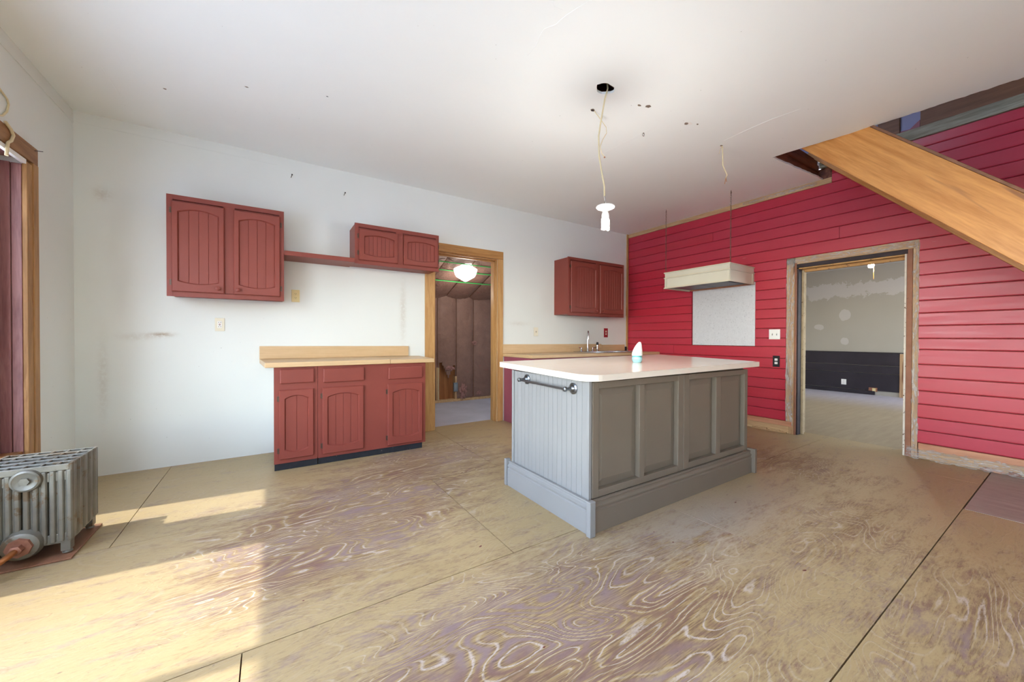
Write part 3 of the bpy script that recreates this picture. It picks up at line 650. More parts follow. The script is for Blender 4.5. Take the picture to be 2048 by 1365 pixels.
# ------------------------------------------------------------------ insulated lean-to beyond it
SX0, SX1, SY = -4.4, -1.0, 1.8
struct(B(SX0, SX1, .15, SY+.2, -.12, 0), 'floor_shed', 'concrete', 'pale concrete floor of the insulated back room', 'floor')
sw = struct(B(SX0, SX1, SY+.09, SY+.19, 0, 2.1), 'wall_shed', 'osb', 'insulated outer wall of the back room', 'wall')
struct(B(SX0-.1, SX0, .15, SY+.2, 0, 2.8), 'wall_shed_left', 'kraft', 'left side wall of the back room', 'wall')
struct(wall_y(MB(), SX1, SX1+.1, .15, SY+.2, 0, 2.8, [(.5, 1.4, .9, 1.9)]), 'wall_shed_right', 'kraft', 'right side wall of the back room', 'wall')
portal('window_portal_shed', (SX1+.15, .95, 1.4), (.9, 1.), (-1, 0, 0))
zc = lambda y: 1.88+.38*(SY-y)
m = MB(); m.prism([(.15, zc(.15)+.1), (SY+.2, zc(SY+.2)+.1), (SY+.2, zc(SY+.2)+.2), (.15, zc(.15)+.2)], 0, SX0, SX1); cs = struct(m, 'ceiling_shed', 'osb', 'sloped insulated ceiling of the back room', 'ceiling')
B(SX0, SX1, SY-.02, SY+.09, 0, .045).build('sill_plate', 'raw', sw, bevel=.003)
for x in (-2.81, -2.455):
    B(x-.02, x+.02, SY-.005, SY+.09, .045, .62 if x < -2.5 else .45).build('stud', 'raw_z', sw, bevel=.002)
def batt(name, label, P0, U, Wd, Nn, nu, nv, bulge, group, cutf=None):
    P0, U, Wd, Nn = map(Vector, (P0, U, Wd, Nn)); vs = []; m = MB(); ok = []
    for i in range(nu+1):
        for j in range(nv+1):
            u, v = i/nu, j/nv
            h = bulge*(1-abs(2*u-1)**3)+random.uniform(-.006, .006)*(0 < i < nu)
            vs.append(P0+U*u+Wd*v+Nn*h)
    fs = []
    for i in range(nu):
        for j in range(nv):
            if cutf and cutf((i+.5)/nu, (j+.5)/nv): continue
            fs.append((i*(nv+1)+j, (i+1)*(nv+1)+j, (i+1)*(nv+1)+j+1, i*(nv+1)+j+1))
    m.add(vs, fs, True); t = thing(name, P0+U*.5, label, 'insulation', group); m.build('kraft_face', 'kraft', t); return t
xs = [-3.62, -3.2, -2.80, -2.435, -2.09, -1.70, -1.3]
lab = ['leftmost brown paper insulation batt on the back room wall', 'brown paper insulation batt beside the left casing', 'torn brown paper batt above the bare orange sheathing', 'brown paper batt in the middle with ripped holes', 'brown paper batt right of the middle one', 'brown paper batt at the right jamb']
for i in range(6):
    cut = (lambda u, v: v < .30+.06*math.sin(u*9)-.05*u and .04 < u < .93) if i == 2 else None
    batt('insulation_batt', lab[i], (xs[i]+.004, SY+.02, .05), (xs[i+1]-xs[i]-.008, 0, 0), (0, 0, zc(SY)-.02), (0, -1, 0), 14, 34, .035, 'wall insulation batts', cut)
xc = [-4.0, -3.55, -3.1, -2.65, -2.2, -1.75, -1.3]
for i in range(6):
    batt('insulation_batt', '%s brown paper batt from the left on the sloped ceiling' % ('first', 'second', 'third', 'fourth', 'fifth', 'sixth')[i], (xc[i]+.006, .16, zc(.16)), (xc[i+1]-xc[i]-.012, 0, 0), (0, SY-.14, zc(SY+.02)-zc(.16)), (0, -.36, -.93), 12, 26, .03, 'ceiling insulation batts')
def wool(name, label, c, r, sx, sy, sz):
    m = MB(); bm = bmesh.new(); bmesh.ops.create_icosphere(bm, subdivisions=3, radius=1)
    for v in bm.verts: v.co *= r*(.8+random.uniform(-.5, .5))
    bm.verts.index_update(); m.add([Vector((v.co.x*sx, v.co.y*sy, v.co.z*sz))+Vector(c) for v in bm.verts], [[v.index for v in f.verts] for f in bm.faces]); bm.free()
    m.build(name, 'pinkwool', None, label=label, category='insulation')
wool('fibreglass_tuft', 'pink fibreglass tuft hanging out over the sheathing', (-2.58, SY-.02, .60), .07, 1.3, .4, .6)
wool('fibreglass_tuft', 'long pale fibreglass tuft beside the electrical box', (-2.33, SY-.035, .17), .10, .75, .35, 1.4)
wool('fibreglass_tuft', 'small pink fibreglass tuft at the foot of the wall', (-2.0, SY-.03, .12), .05, 1., .5, .8)
wool('fibreglass_tuft', 'white fibreglass tuft bursting out of a rip in the paper', (-2.10, SY-.03, 1.05), .045, 1.2, .5, .9)
wool('fibreglass_tuft', 'pink fibreglass exposed under the sloped ceiling by the head', (-2.35, .42, zc(.42)-.05), .12, 1.9, .8, .25)
for y in (1.2, .9, .69):
    m = MB(); m.tube([(SX0+.02, y, zc(y)-.045), (-3.3, y, zc(y)-.05), (-2.6, y+.01, zc(y)-.052), (SX1-.02, y, zc(y)-.045)], .008, 6)
    m.build('green_strap', 'green', None, label={1.2: 'lowest green strap under the sloped insulation', .9: 'middle green strap under the sloped insulation', .69: 'top green strap under the sloped insulation'}[y], category='strap', group='green straps')
eb = thing('electrical_box', (-2.47, SY-.02, .26), 'grey electrical box on a stud by the bare sheathing', 'electrical box')
B(-2.51, -2.43, SY-.04, SY-.006, .18, .34).build('box', 'bluebox', eb, bevel=.004); B(-2.505, -2.455, SY-.045, SY-.04, .21, .31).build('cover', 'greybox', eb, bevel=.002)
MB().tube([(-2.80+.01, SY-.02, .62), (-2.795, SY-.025, .3), (-2.79, SY-.02, .05)], .008, 6).build('cable', 'cord', None, label='pale cable running down the left stud', category='cable')
# schoolhouse pendant
PX, PY = -2.748, .8
pl = thing('pendant_light', (PX, PY, zc(PY)-.03), 'lit schoolhouse globe pendant in the insulated back room', 'lamp')
MB().lathe([(.0, .150), (.07, .150), (.095, .135), (.108, .105), (.112, .085), (.140, .072), (.178, .050), (.182, .038), (.160, -.035), (.140, -.068), (.060, -.115), (.012, -.140), (.0, -.141)], (PX, PY, 2.148), 26).build('globe', 'globe', pl)
MB().lathe([(.0, .235), (.012, .235), (.022, .21), (.05, .19), (.07, .165), (.07, .15), (.0, .15)], (PX, PY, 2.148), 20).build('fitter', 'hinge', pl)
MB().tube([(PX, PY, 2.38), (PX, PY, zc(PY)+.09)], .006, 6).build('stem', 'hinge', pl)
lp = bpy.data.lights.new('globe_light', 'POINT'); lp.energy = 9; lp.color = (1, .93, .84); lp.shadow_soft_size = .12
lo = bpy.data.objects.new('globe_light', lp); C.objects.link(lo); lo.parent = pl; lo.location = (0, -.0, 2.148-.32-(zc(PY)-.03))

# ------------------------------------------------------------------ stairs and what shows through the opening
st = thing('staircase', (-.5, -5.7, 0), 'open fir staircase rising along the red wall into the ceiling', 'staircase')
low = lambda y: 2.97+(y+2.89)*1.042
upz = lambda y: 2.955+(y+3.37)*1.042
def stringer(x0, x1):
    return MB().prism([(-2.60, low(-2.60)), (-2.93, upz(-2.93)), (-5.3, upz(-5.3)), (-5.77, .0), (-5.74, .0)], 0, x0, x1)
stringer(-.985, -.945).build('stringer', 'fir', st, bevel=.004)
stringer(-.06, -.014).build('stringer', 'fir', st, bevel=.004)
m = MB(); p, q = (-2.95, upz(-2.95)), (-5.3, upz(-5.3))
m.prism([(p[0], p[1]+.001), (p[0], p[1]+.028), (q[0], q[1]+.028), (q[0], q[1]+.001)], 0, -.99, -.94); m.build('stringer_cap', 'brownboard', st, bevel=.003)
for k in range(12):
    z = 2.62-k*.205; y = -3.37+(z-2.955)/1.042+.06
    if z < .15: break
    B(-.945, -.06, y-.06, y+.19, z-.035, z).build('tread', 'tread', st, bevel=.004)
# header boards at the end of the stairwell, floor edge boards, beam and boards of the storey above
hd = thing('stairwell_header', (-.53, -2.66, H+.02), 'dark reddish header boards at the end of the stair opening', 'framing')
B(-1.1, -.02, -2.70, -2.66, H+.02, 3.04).build('header_board', 'joist', hd, bevel=.003)
B(-1.1, -.02, -2.715, -2.675, 3.042, 3.11).build('header_board', 'joist', hd, bevel=.003)
B(-1.1, -.02, -2.70, -2.66, 3.112, ZU-.03).build('header_board', 'joist', hd, bevel=.003)
B(-1.06, -1.02, -6.1, -2.72, H+.02, ZU-.03).build('trimmer_joist', 'joist', hd)
bmm = B(-.03, .25, YB, -2.72, 3.081, 3.185).build('roof_plate', 'rawgrey', None, label='weathered grey beam above the red boards in the stairwell', category='beam', bevel=.004)
wu = struct(B(.02, .25, YB, .15, 3.186, 5.4), 'wall_upper', 'lav', 'wall of the storey above the stairs, window reflection painted lavender', 'wall')
B(-.01, .0195, YB, -3.50, 3.19, 3.75).build('panel_board', 'brownboard', wu, bevel=.003)
B(-.01, .0195, -3.36, -3.20, 3.19, 3.75).build('panel_board', 'brownboard', wu, bevel=.003)
m = MB(); m.prism([(-3.497, 3.188), (-3.363, 3.188), (-3.363, 3.205), (-3.43, 3.198), (-3.497, 3.26)], 0, -.008, .0195); m.build('panel_scrap', 'plum', wu)
struct(wall_y(MB(), -3.2, -3.1, YB, -1.5, ZU, 5.4, [(-3.1, -2.3, 4.2, 5.0)]), 'wall_upper_left', 'lav', 'wall of the upper hall', 'wall')
struct(B(-3.2, .25, -1.5, -1.4, ZU, 5.4), 'wall_upper_back', 'lav', 'back wall of the upper hall', 'wall')
struct(B(-3.2, .25, YB-.1, YB, ZU, 5.4), 'wall_upper_front', 'lav', 'front wall of the upper hall', 'wall')
struct(B(-3.2, .25, YB, -1.4, 5.4, 5.5), 'ceiling_upper', 'lav', 'ceiling of the upper hall', 'ceiling')

# ------------------------------------------------------------------ cabinets
def arch_frame(x0, x1, z0, z1, ix0, ix1, iz0, iz1, yf, st_=.03, sb=.022, t=.022, n=12):
    m = MB(); yF = yf-t; ch = .006; e = .007
    def outline(ex):
        top = []; bot = []
        for i in range(n+1):
            u = -1+2*i/n; x = (ix0+ix1)/2+u*((ix1-ix0)/2+ex)
            top.append((x, iz1+ex-st_*u*u)); bot.append((x, iz0-ex+sb*u*u))
        return top, bot
    T1, B1 = outline(e); T2, B2 = outline(0)
    fx0, fx1, fz0, fz1 = x0+ch, x1-ch, z0+ch, z1-ch
    q = lambda a, b, c, d: m.add([a, b, c, d], [(0, 1, 2, 3)])
    for i in range(n):
        a, b = T1[i], T1[i+1]; q((a[0], yF, a[1]), (b[0], yF, b[1]), (b[0], yF, fz1), (a[0], yF, fz1))
        a, b = B1[i], B1[i+1]; q((a[0], yF, fz0), (b[0], yF, fz0), (b[0], yF, b[1]), (a[0], yF, a[1]))
        for P, Q in ((T1, T2), (B1, B2)):
            q((P[i][0], yF, P[i][1]), (P[i+1][0], yF, P[i+1][1]), (Q[i+1][0], yf-.010, Q[i+1][1]), (Q[i][0], yf-.010, Q[i][1]))
    for j, sx, xo in ((0, T1[0][0], fx0), (n, T1[n][0], fx1)):
        q((xo, yF, fz0), (sx, yF, fz0), (sx, yF, B1[j][1]), (xo, yF, B1[j][1])); q((xo, yF, B1[j][1]), (sx, yF, B1[j][1]), (sx, yF, T1[j][1]), (xo, yF, T1[j][1])); q((xo, yF, T1[j][1]), (sx, yF, T1[j][1]), (sx, yF, fz1), (xo, yF, fz1))
        q((T1[j][0], yF, T1[j][1]), (B1[j][0], yF, B1[j][1]), (B2[j][0], yf-.010, B2[j][1]), (T2[j][0], yf-.010, T2[j][1]))
    y1 = yF+.008
    o = [(x0, y1, z0), (x1, y1, z0), (x1, y1, z1), (x0, y1, z1)]; f = [(fx0, yF, fz0), (fx1, yF, fz0), (fx1, yF, fz1), (fx0, yF, fz1)]; bk = [(x0, yf-.0005, z0), (x1, yf-.0005, z0), (x1, yf-.0005, z1), (x0, yf-.0005, z1)]
    for i in range(4):
        j = (i+1) % 4; q(f[i], f[j], o[j], o[i]); q(o[i], o[j], bk[j], bk[i])
    return m
def cab_door(par, x0, x1, z0, z1, inset, yf, npl, knob=None, hinge=None, arch=.03, mat='cab'):
    ix0, ix1, iz0, iz1 = inset
    d = arch_frame(x0, x1, z0, z1, ix0, ix1, iz0, iz1, yf, arch, arch*.75).build('door', mat, par)
    wd = (ix1-ix0)/npl
    for k in range(npl):
        B(ix0+k*wd+.0005, ix0+(k+1)*wd-.0005, yf-.0098, yf-.001, iz0-.004, iz1+.004).build('panel_strip', mat, d, bevel=.0018, seg=1)
    if knob:
        MB().lathe([(.0, 0), (.008, 0), (.007, -.012), (.016, -.018), (.018, -.026), (.010, -.031), (.0, -.032)], (knob[0], yf-.021, knob[1]), 16, 'y').build('knob', mat, d)
    if hinge:
        hx = x0-.008 if hinge == 'l' else x1+.008
        for z in (z0+.075, z1-.075):
            m = MB(); m.box(hx-.007, hx+.007, yf-.004, yf-.0002, z-.022, z+.022); m.tube([(hx+(.006 if hinge == 'l' else -.006), yf-.008, z-.024), (hx+(.006 if hinge == 'l' else -.006), yf-.008, z+.024)], .004, 8); m.build('hinge', 'hinge', d)
    return d
def wall_cab(label, x0, x1, z0, z1, yf=-.32, side='cab'):
    t = thing('wall_cabinet', ((x0+x1)/2, yf/2, z0), label, 'cabinet', 'terracotta wall cabinets')
    B(x0+.004, x1-.004, yf+.02, -.001, z0+.018, z1-.006).build('cabinet_box', 'cab', t, bevel=.001)
    f = MB(); sw_ = .038
    f.box(x0, x0+sw_, yf, yf+.0195, z0, z1).box(x1-sw_, x1, yf, yf+.0195, z0, z1).box(x0+sw_, x1-sw_, yf, yf+.0195, z0, z0+sw_+.006).box(x0+sw_, x1-sw_, yf, yf+.0195, z1-sw_, z1).box((x0+x1)/2-.04, (x0+x1)/2+.04, yf, yf+.0195, z0+sw_, z1-sw_)
    f.build('face_frame', 'cab', t, bevel=.001); return t
t = wall_cab('tall terracotta wall cabinet with two arched doors, alone at the left', -5.972, -5.153, 1.484, 2.318)
cab_door(t, -5.939, -5.594, 1.523, 2.264, (-5.895, -5.637, 1.594, 2.205), -.32, 4, (-5.637, 1.563), 'l')
cab_door(t, -5.531, -5.184, 1.523, 2.262, (-5.488, -5.229, 1.590, 2.198), -.32, 4, (-5.500, 1.560), 'r')
t = wall_cab('short terracotta wall cabinet overlapping the doorway casing', -4.534, -3.626, 1.908, 2.324)
cab_door(t, -4.496, -4.100, 1.946, 2.268, (-4.439, -4.145, 2.000, 2.208), -.32, 7, None, 'l', .022)
cab_door(t, -4.036, -3.640, 1.946, 2.268, (-3.990, -3.685, 2.000, 2.208), -.32, 7, None, 'r', .022)
t = wall_cab('terracotta wall cabinet above the sink beside the red wall', -1.660, -.480, 1.478, 2.322)
cab_door(t, -1.617, -1.085, 1.522, 2.262, (-1.530, -1.130, 1.590, 2.200), -.32, 8, (-1.112, 1.555), 'l')
cab_door(t, -1.028, -.502, 1.522, 2.262, (-.962, -.552, 1.590, 2.200), -.32, 8, (-.985, 1.555), 'r')
sh = thing('wall_shelf', (-4.84, -.16, 1.915), 'narrow terracotta shelf bridging the two left wall cabinets', 'shelf')
B(-5.152, -4.535, -.318, -.002, 1.917, 1.937).build('shelf_board', 'cab', sh, bevel=.002); B(-5.152, -4.535, -.338, -.318, 1.914, 1.957).build('front_lip', 'cab', sh, bevel=.003)

# base cabinets: one narrow unit, one double unit
YF = -.65
def base_cab(label, x0, x1, ldoors, sidemat):
    t = thing('base_cabinet', ((x0+x1)/2, YF/2, 0), label, 'cabinet', 'terracotta base cabinets')
    B(x0+.003, x1-.003, YF+.02, -.002, .065, .888).build('cabinet_box', sidemat, t)
    B(x0, x1, YF, YF+.0195, .06, .889).build('face_frame', 'cab', t, bevel=.0015)
    B(x0+.004, x1-(.03 if x1 > -4.5 else .0), YF+.015, YF+.035, .0, .064).build('toe_kick', 'toe', t, bevel=.002)
    for (dr, dd, ins, npl) in ldoors:
        B(dr[0], dr[1], YF-.02, YF-.0005, dr[2], dr[3]).build('drawer_front', 'cab', t, bevel=.009, seg=2)
        cab_door(t, *dd, ins, YF, npl, None, 'l', .03)
    return t
base_cab('narrow terracotta base cabinet at the left end under the tan counter', -5.238, -4.906, [((-5.196, -4.934, .748, .872), (-5.200, -4.938, .098, .694), (-5.154, -4.984, .160, .640), 2)], 'cabside')
base_cab('wide terracotta base cabinet with two doors beside the doorway', -4.904, -3.904, [((-4.862, -4.510, .738, .866), (-4.868, -4.516, .092, .694), (-4.822, -4.566, .158, .632), 4), ((-4.286, -3.940, .734, .856), (-4.292, -3.940, .082, .688), (-4.240, -3.984, .156, .626), 4)], 'cabside')
ct = thing('countertop', (-4.58, -.34, .89), 'tan wood-look counter with backsplash over the left base cabinets', 'countertop')
m = MB(); m.prism([(-5.352, -.002), (-5.302, -.685), (-4.272, -.685), (-4.272, -.002)], 2, .8905, .934); m.build('top_left', 'counter', ct, bevel=.006)
m = MB(); m.prism([(-4.271, -.002), (-4.271, -.678), (-3.815, -.678), (-3.755, -.024), (-3.83, -.002)], 2, .8895, .930); m.build('top_right', 'counter', ct, bevel=.006)
m = MB(); m.prism([(-5.352, .9345), (-3.885, .9325), (-3.885, 1.048), (-5.352, 1.06)], 1, -.024, -.002); m.build('backsplash', 'counter', ct, bevel=.003)

# sink run
sb = thing('sink_base_cabinet', (-1.25, -.3, 0), 'plum painted sink base cabinet between the doorway and the red wall', 'cabinet')
B(-2.545, -2.525, -.60, -.002, .0, .888).build('side_panel', 'plum', sb, bevel=.002)
B(-.04, -.02, -.60, -.002, .0, .888).build('side_panel', 'plum', sb); B(-2.525, -.04, -.60, -.012, .08, .098).build('bottom_panel', 'plum', sb); B(-2.525, -.04, -.011, -.002, .0, .888).build('back_panel', 'plum', sb)
B(-2.548, -.02, -.62, -.6005, .08, .889).build('face_frame', 'plum', sb, bevel=.002)
for k in range(4):
    xa = -2.48+k*.61
    B(xa, xa+.55, -.64, -.6205, .72, .85).build('drawer_front', 'plum', sb, bevel=.008)
    cab_door(sb, xa, xa+.55, .12, .69, (xa+.06, xa+.49, .19, .63), -.62, 5, mat='plum')
sc_ = thing('sink_countertop', (-1.25, -.32, .89), 'tan wood-look counter with backsplash around the sink', 'countertop')
SKX0, SKX1, SKY0, SKY1 = -1.32, -.46, -.58, -.06
sm_ = slab([(-2.57, -.004), (-2.535, -.662), (-.02, -.662), (-.02, -.004)], [[(SKX0+.03, SKY0+.03), (SKX1-.03, SKY0+.03), (SKX1-.03, SKY1-.03), (SKX0+.03, SKY1-.03)]], .8905, .932)
sm_.build('top', 'counter', sc_, bevel=.004)
m = MB(); m.prism([(-2.575, .9325), (-.66, .9325), (-.66, 1.035), (-.675, 1.050), (-2.575, 1.058)], 1, -.024, -.004); m.build('backsplash', 'counter', sc_, bevel=.002)
B(-.655, -.10, -.022, -.004, .9325, 1.036).build('backsplash_end', 'counter', sc_, bevel=.002)
B(-.095, -.055, -.03, -.004, .9325, 1.0).build('scribe_block', 'toe', sc_)
sk = thing('sink', (-.89, -.32, .93), 'stainless steel drop-in sink in the tan counter', 'sink')
m = slab([(SKX0, SKY0), (SKX1, SKY0), (SKX1, SKY1), (SKX0, SKY1)], [[(SKX0+.04, SKY0+.04), (-.905, SKY0+.04), (-.905, SKY1-.12), (SKX0+.04, SKY1-.12)], [(-.875, SKY0+.04), (SKX1-.04, SKY0+.04), (SKX1-.04, SKY1-.12), (-.875, SKY1-.12)]], .9325, .940); m.build('rim', 'steel', sk, bevel=.003)
for a, b in ((SKX0+.04, -.905), (-.875, SKX1-.04)):
    m = MB(); p = [(a, SKY0+.04), (b, SKY0+.04), (b, SKY1-.12), (a, SKY1-.12)]; q = [(a+.02, SKY0+.06), (b-.02, SKY0+.06), (b-.02, SKY1-.14), (a+.02, SKY1-.14)]
    m.add([(x, y, .934) for x, y in p]+[(x, y, .76) for x, y in q], [(0, 1, 5, 4), (1, 2, 6, 5), (2, 3, 7, 6), (3, 0, 4, 7), (4, 5, 6, 7)]); m.build('bowl', 'steel', sk)
fc = thing('faucet', (-1.065, -.11, .94), 'chrome gooseneck faucet with two lever handles behind the sink', 'faucet')
MB().lathe([(.0, 0), (.028, 0), (.026, .01), (.016, .03), (.013, .07), (.0, .07)], (-1.065, -.11, .9405), 16).build('spout_base', 'chrome', fc)
MB().tube([(-1.065, -.11, 1.0)]+[(-1.065, -.11, 1.05+.03*i) for i in range(5)]+[(-1.065-.045*(1-math.cos(a)), -.11-.052*(1-math.cos(a)), 1.18+.075*math.sin(a)) for a in [PI*i/10 for i in range(1, 10)]]+[(-1.155, -.214, 1.16), (-1.155, -.214, 1.13)], .0115, 10).build('spout', 'chrome', fc)
for x, s in ((-1.20, -1), (-.955, 1)):
    h = MB().lathe([(.0, 0), (.026, 0), (.022, .01), (.010, .03), (.012, .05), (.008, .062), (.0, .064)], (x, -.11, .9405), 14).build('handle', 'chrome', fc)
    MB().tube([(x, -.11, .99), (x+s*.03, -.115, 1.0), (x+s*.065, -.12, 1.005)], [.006, .006, .008], 8).build('lever', 'chrome', h)
sp = thing('side_sprayer', (-.853, -.11, .94), 'chrome and black side sprayer right of the faucet', 'sprayer')
MB().lathe([(.0, 0), (.024, 0), (.02, .012), (.012, .03), (.016, .06), (.014, .095), (.0, .096)], (-.853, -.11, .9405), 14).build('body', 'chrome', sp)
MB().lathe([(.0, .0), (.017, .0), (.019, .02), (.015, .045), (.0, .048)], (-.853, -.112, 1.037), 14).build('head', 'toe', sp)

# plates on the walls
plate('wall_outlet', 'cream outlet with red and black test buttons on the white wall', 'back', -5.658, 1.264, .072, .122, 'white_plastic', 'gfci', 'whitep')
plate('wall_outlet', 'ivory duplex outlet right of the tall wall cabinet', 'back', -5.044, 1.57, .072, .125, 'ivory', 'duplex')
plate('wall_switch', 'cream toggle switch between the doorway and the sink cabinet', 'back', -1.998, 1.238, .075, .125, 'white_plastic', (0.,))
plate('wall_outlet', 'red outlet plate above the sink', 'back', -.546, 1.236, .09, .15, 'redplate', 'duplex', 'white_plastic')
plate('wall_switch', 'white double switch plate on the red boards by the doorway', 'right', -2.282, 1.201, .122, .124, 'whitep', (-.024, .024))
ub = plate('wall_outlet', 'uncovered outlet in its box low on the red boards', 'right', -2.303, .868, .075, .137, 'dark', 'duplex', 'whitep')

# ------------------------------------------------------------------ island
isl = thing('kitchen_island', (-2.74, -2.4, 0), 'grey painted kitchen island cabinet with beadboard end', 'island')
IX0, IX1, IY0, IY1 = -3.672, -1.815, -2.812, -1.975
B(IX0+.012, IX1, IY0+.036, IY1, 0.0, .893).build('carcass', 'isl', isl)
ny = 17; y = IY1-.02
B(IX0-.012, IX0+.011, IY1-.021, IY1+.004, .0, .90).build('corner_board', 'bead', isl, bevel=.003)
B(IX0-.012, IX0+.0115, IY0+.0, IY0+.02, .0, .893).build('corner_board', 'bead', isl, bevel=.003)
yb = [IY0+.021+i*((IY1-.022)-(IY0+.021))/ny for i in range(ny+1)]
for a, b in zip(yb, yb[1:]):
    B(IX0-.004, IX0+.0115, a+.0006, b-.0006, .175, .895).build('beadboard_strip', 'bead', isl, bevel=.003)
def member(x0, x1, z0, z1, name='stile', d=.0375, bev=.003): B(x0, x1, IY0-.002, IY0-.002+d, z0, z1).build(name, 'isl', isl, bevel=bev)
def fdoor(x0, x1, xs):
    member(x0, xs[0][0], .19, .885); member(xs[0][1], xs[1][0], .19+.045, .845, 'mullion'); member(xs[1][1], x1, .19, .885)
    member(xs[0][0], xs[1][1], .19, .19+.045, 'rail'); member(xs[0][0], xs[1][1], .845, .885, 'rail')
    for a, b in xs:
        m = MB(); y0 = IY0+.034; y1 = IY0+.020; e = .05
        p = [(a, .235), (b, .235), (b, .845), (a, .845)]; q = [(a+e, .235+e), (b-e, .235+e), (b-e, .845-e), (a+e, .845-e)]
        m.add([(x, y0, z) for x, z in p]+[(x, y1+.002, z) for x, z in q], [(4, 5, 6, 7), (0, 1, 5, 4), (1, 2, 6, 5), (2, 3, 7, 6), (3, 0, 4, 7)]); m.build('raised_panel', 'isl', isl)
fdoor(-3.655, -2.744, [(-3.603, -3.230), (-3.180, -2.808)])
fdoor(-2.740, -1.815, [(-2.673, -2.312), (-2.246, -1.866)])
def moulding(poly_fn):
    return [(0, 0), (.026, 0), (.026, .128), (.018, .136), (.018, .141), (.024, .148), (.024, .155), (.014, .164), (.010, .174), (.016, .180), (.014, .188), (0, .190)]
pr = moulding(None); m = MB()
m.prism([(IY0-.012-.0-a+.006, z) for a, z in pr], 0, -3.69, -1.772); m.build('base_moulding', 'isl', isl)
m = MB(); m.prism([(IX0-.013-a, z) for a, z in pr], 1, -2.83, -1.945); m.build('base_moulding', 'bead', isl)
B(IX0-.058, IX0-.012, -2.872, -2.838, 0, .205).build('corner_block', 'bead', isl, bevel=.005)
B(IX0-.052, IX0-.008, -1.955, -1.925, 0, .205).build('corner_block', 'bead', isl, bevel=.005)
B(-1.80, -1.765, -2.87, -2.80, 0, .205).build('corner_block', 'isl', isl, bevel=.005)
# its worktop
it = thing('island_countertop', (-2.71, -2.345, .9), 'cream laminate worktop with rounded corners on the island', 'countertop')
def rrect(x0, x1, y0, y1, r, n=6):
    out = []
    for cx, cy, a0, rr in ((x1-r*.35, y0+r*.35, -PI/2, r*.35), (x1-r*.35, y1-r*.35, 0, r*.35), (x0+r*.35, y1-r*.35, PI/2, r*.35), (x0+r, y0+r, PI, r)):
        for i in range(n+1): a = a0+i*PI/2/n; out.append((cx+rr*math.cos(a), cy+rr*math.sin(a)))
    return out
zt = lambda x, y: .952+.007*(x+2.7)+.024*(y+2.4)
op = rrect(-3.735, -1.687, -2.862, -1.845, .11); n = len(op)
def tslab(d0, d1, ins=0.):
    m = MB(); cx, cy = -2.71, -2.35
    P = [(x-(ins if x > cx else -ins), y-(ins if y > cy else -ins)) for x, y in op]
    m.add([(x, y, zt(x, y)-d1) for x, y in P]+[(x, y, zt(x, y)-d0) for x, y in P], [tuple(range(n))[::-1], tuple(range(n, 2*n))]+[(i, (i+1) % n, n+(i+1) % n, n+i) for i in range(n)]); return m
tslab(.0, .0016).build('laminate_top', 'itop', it); tslab(.0017, .040).build('edge_band', 'itopedge', it, bevel=.002)
tb = thing('towel_bar', (-3.70, -2.42, .84), 'pewter towel bar on the beadboard end of the island', 'towel bar')
for y, z in ((-2.17, .845), (-2.669, .835)):
    MB().lathe([(.0, 0), (.034, 0), (.036, -.006), (.026, -.012), (.024, -.018), (.012, -.026), (.009, -.05), (.012, -.06), (.016, -.068), (.014, -.078), (.0, -.084)], (IX0-.0045, y, z), 18, 'x').build('bracket', 'pewter', tb)
MB().tube([(-3.745, -2.165, .845), (-3.745, -2.674, .835)], .0075, 10).build('bar', 'pewter', tb)
ax, ay = -2.755, -2.41; az = zt(ax, ay)
af = thing('air_freshener', (ax, ay, az), 'white and aqua cone air freshener standing on the island', 'air freshener')
MB().lathe([(.0, 0), (.029, 0), (.037, .012), (.041, .03), (.039, .044), (.0, .044)], (ax, ay, az+.0005), 22).build('gel_base', 'aqua', af)
MB().lathe([(.0, 0), (.037, 0), (.037, .012), (.0, .012)], (ax, ay, az+.0448), 22).build('collar', 'teal', af)
m = MB(); N_ = 22; vs = []; hs = [0, .02, .045, .07, .09, .105, .115]; rs = [.042, .040, .036, .029, .022, .015, .008]; off = [0, .001, .004, .009, .014, .018, .021]
for h_, r_, o_ in zip(hs, rs, off):
    for k in range(N_): a = 2*PI*k/N_; vs.append((ax+r_*math.cos(a)+o_*.84, ay+r_*math.sin(a)-o_*.54, az+.057+h_*.95))
m.add(vs, [(i*N_+k, i*N_+(k+1) % N_, (i+1)*N_+(k+1) % N_, (i+1)*N_+k) for i in range(len(hs)-1) for k in range(N_)]+[tuple(range(N_))[::-1], tuple(range((len(hs)-1)*N_, len(hs)*N_))], True); m.build('cone', 'whitep', af)

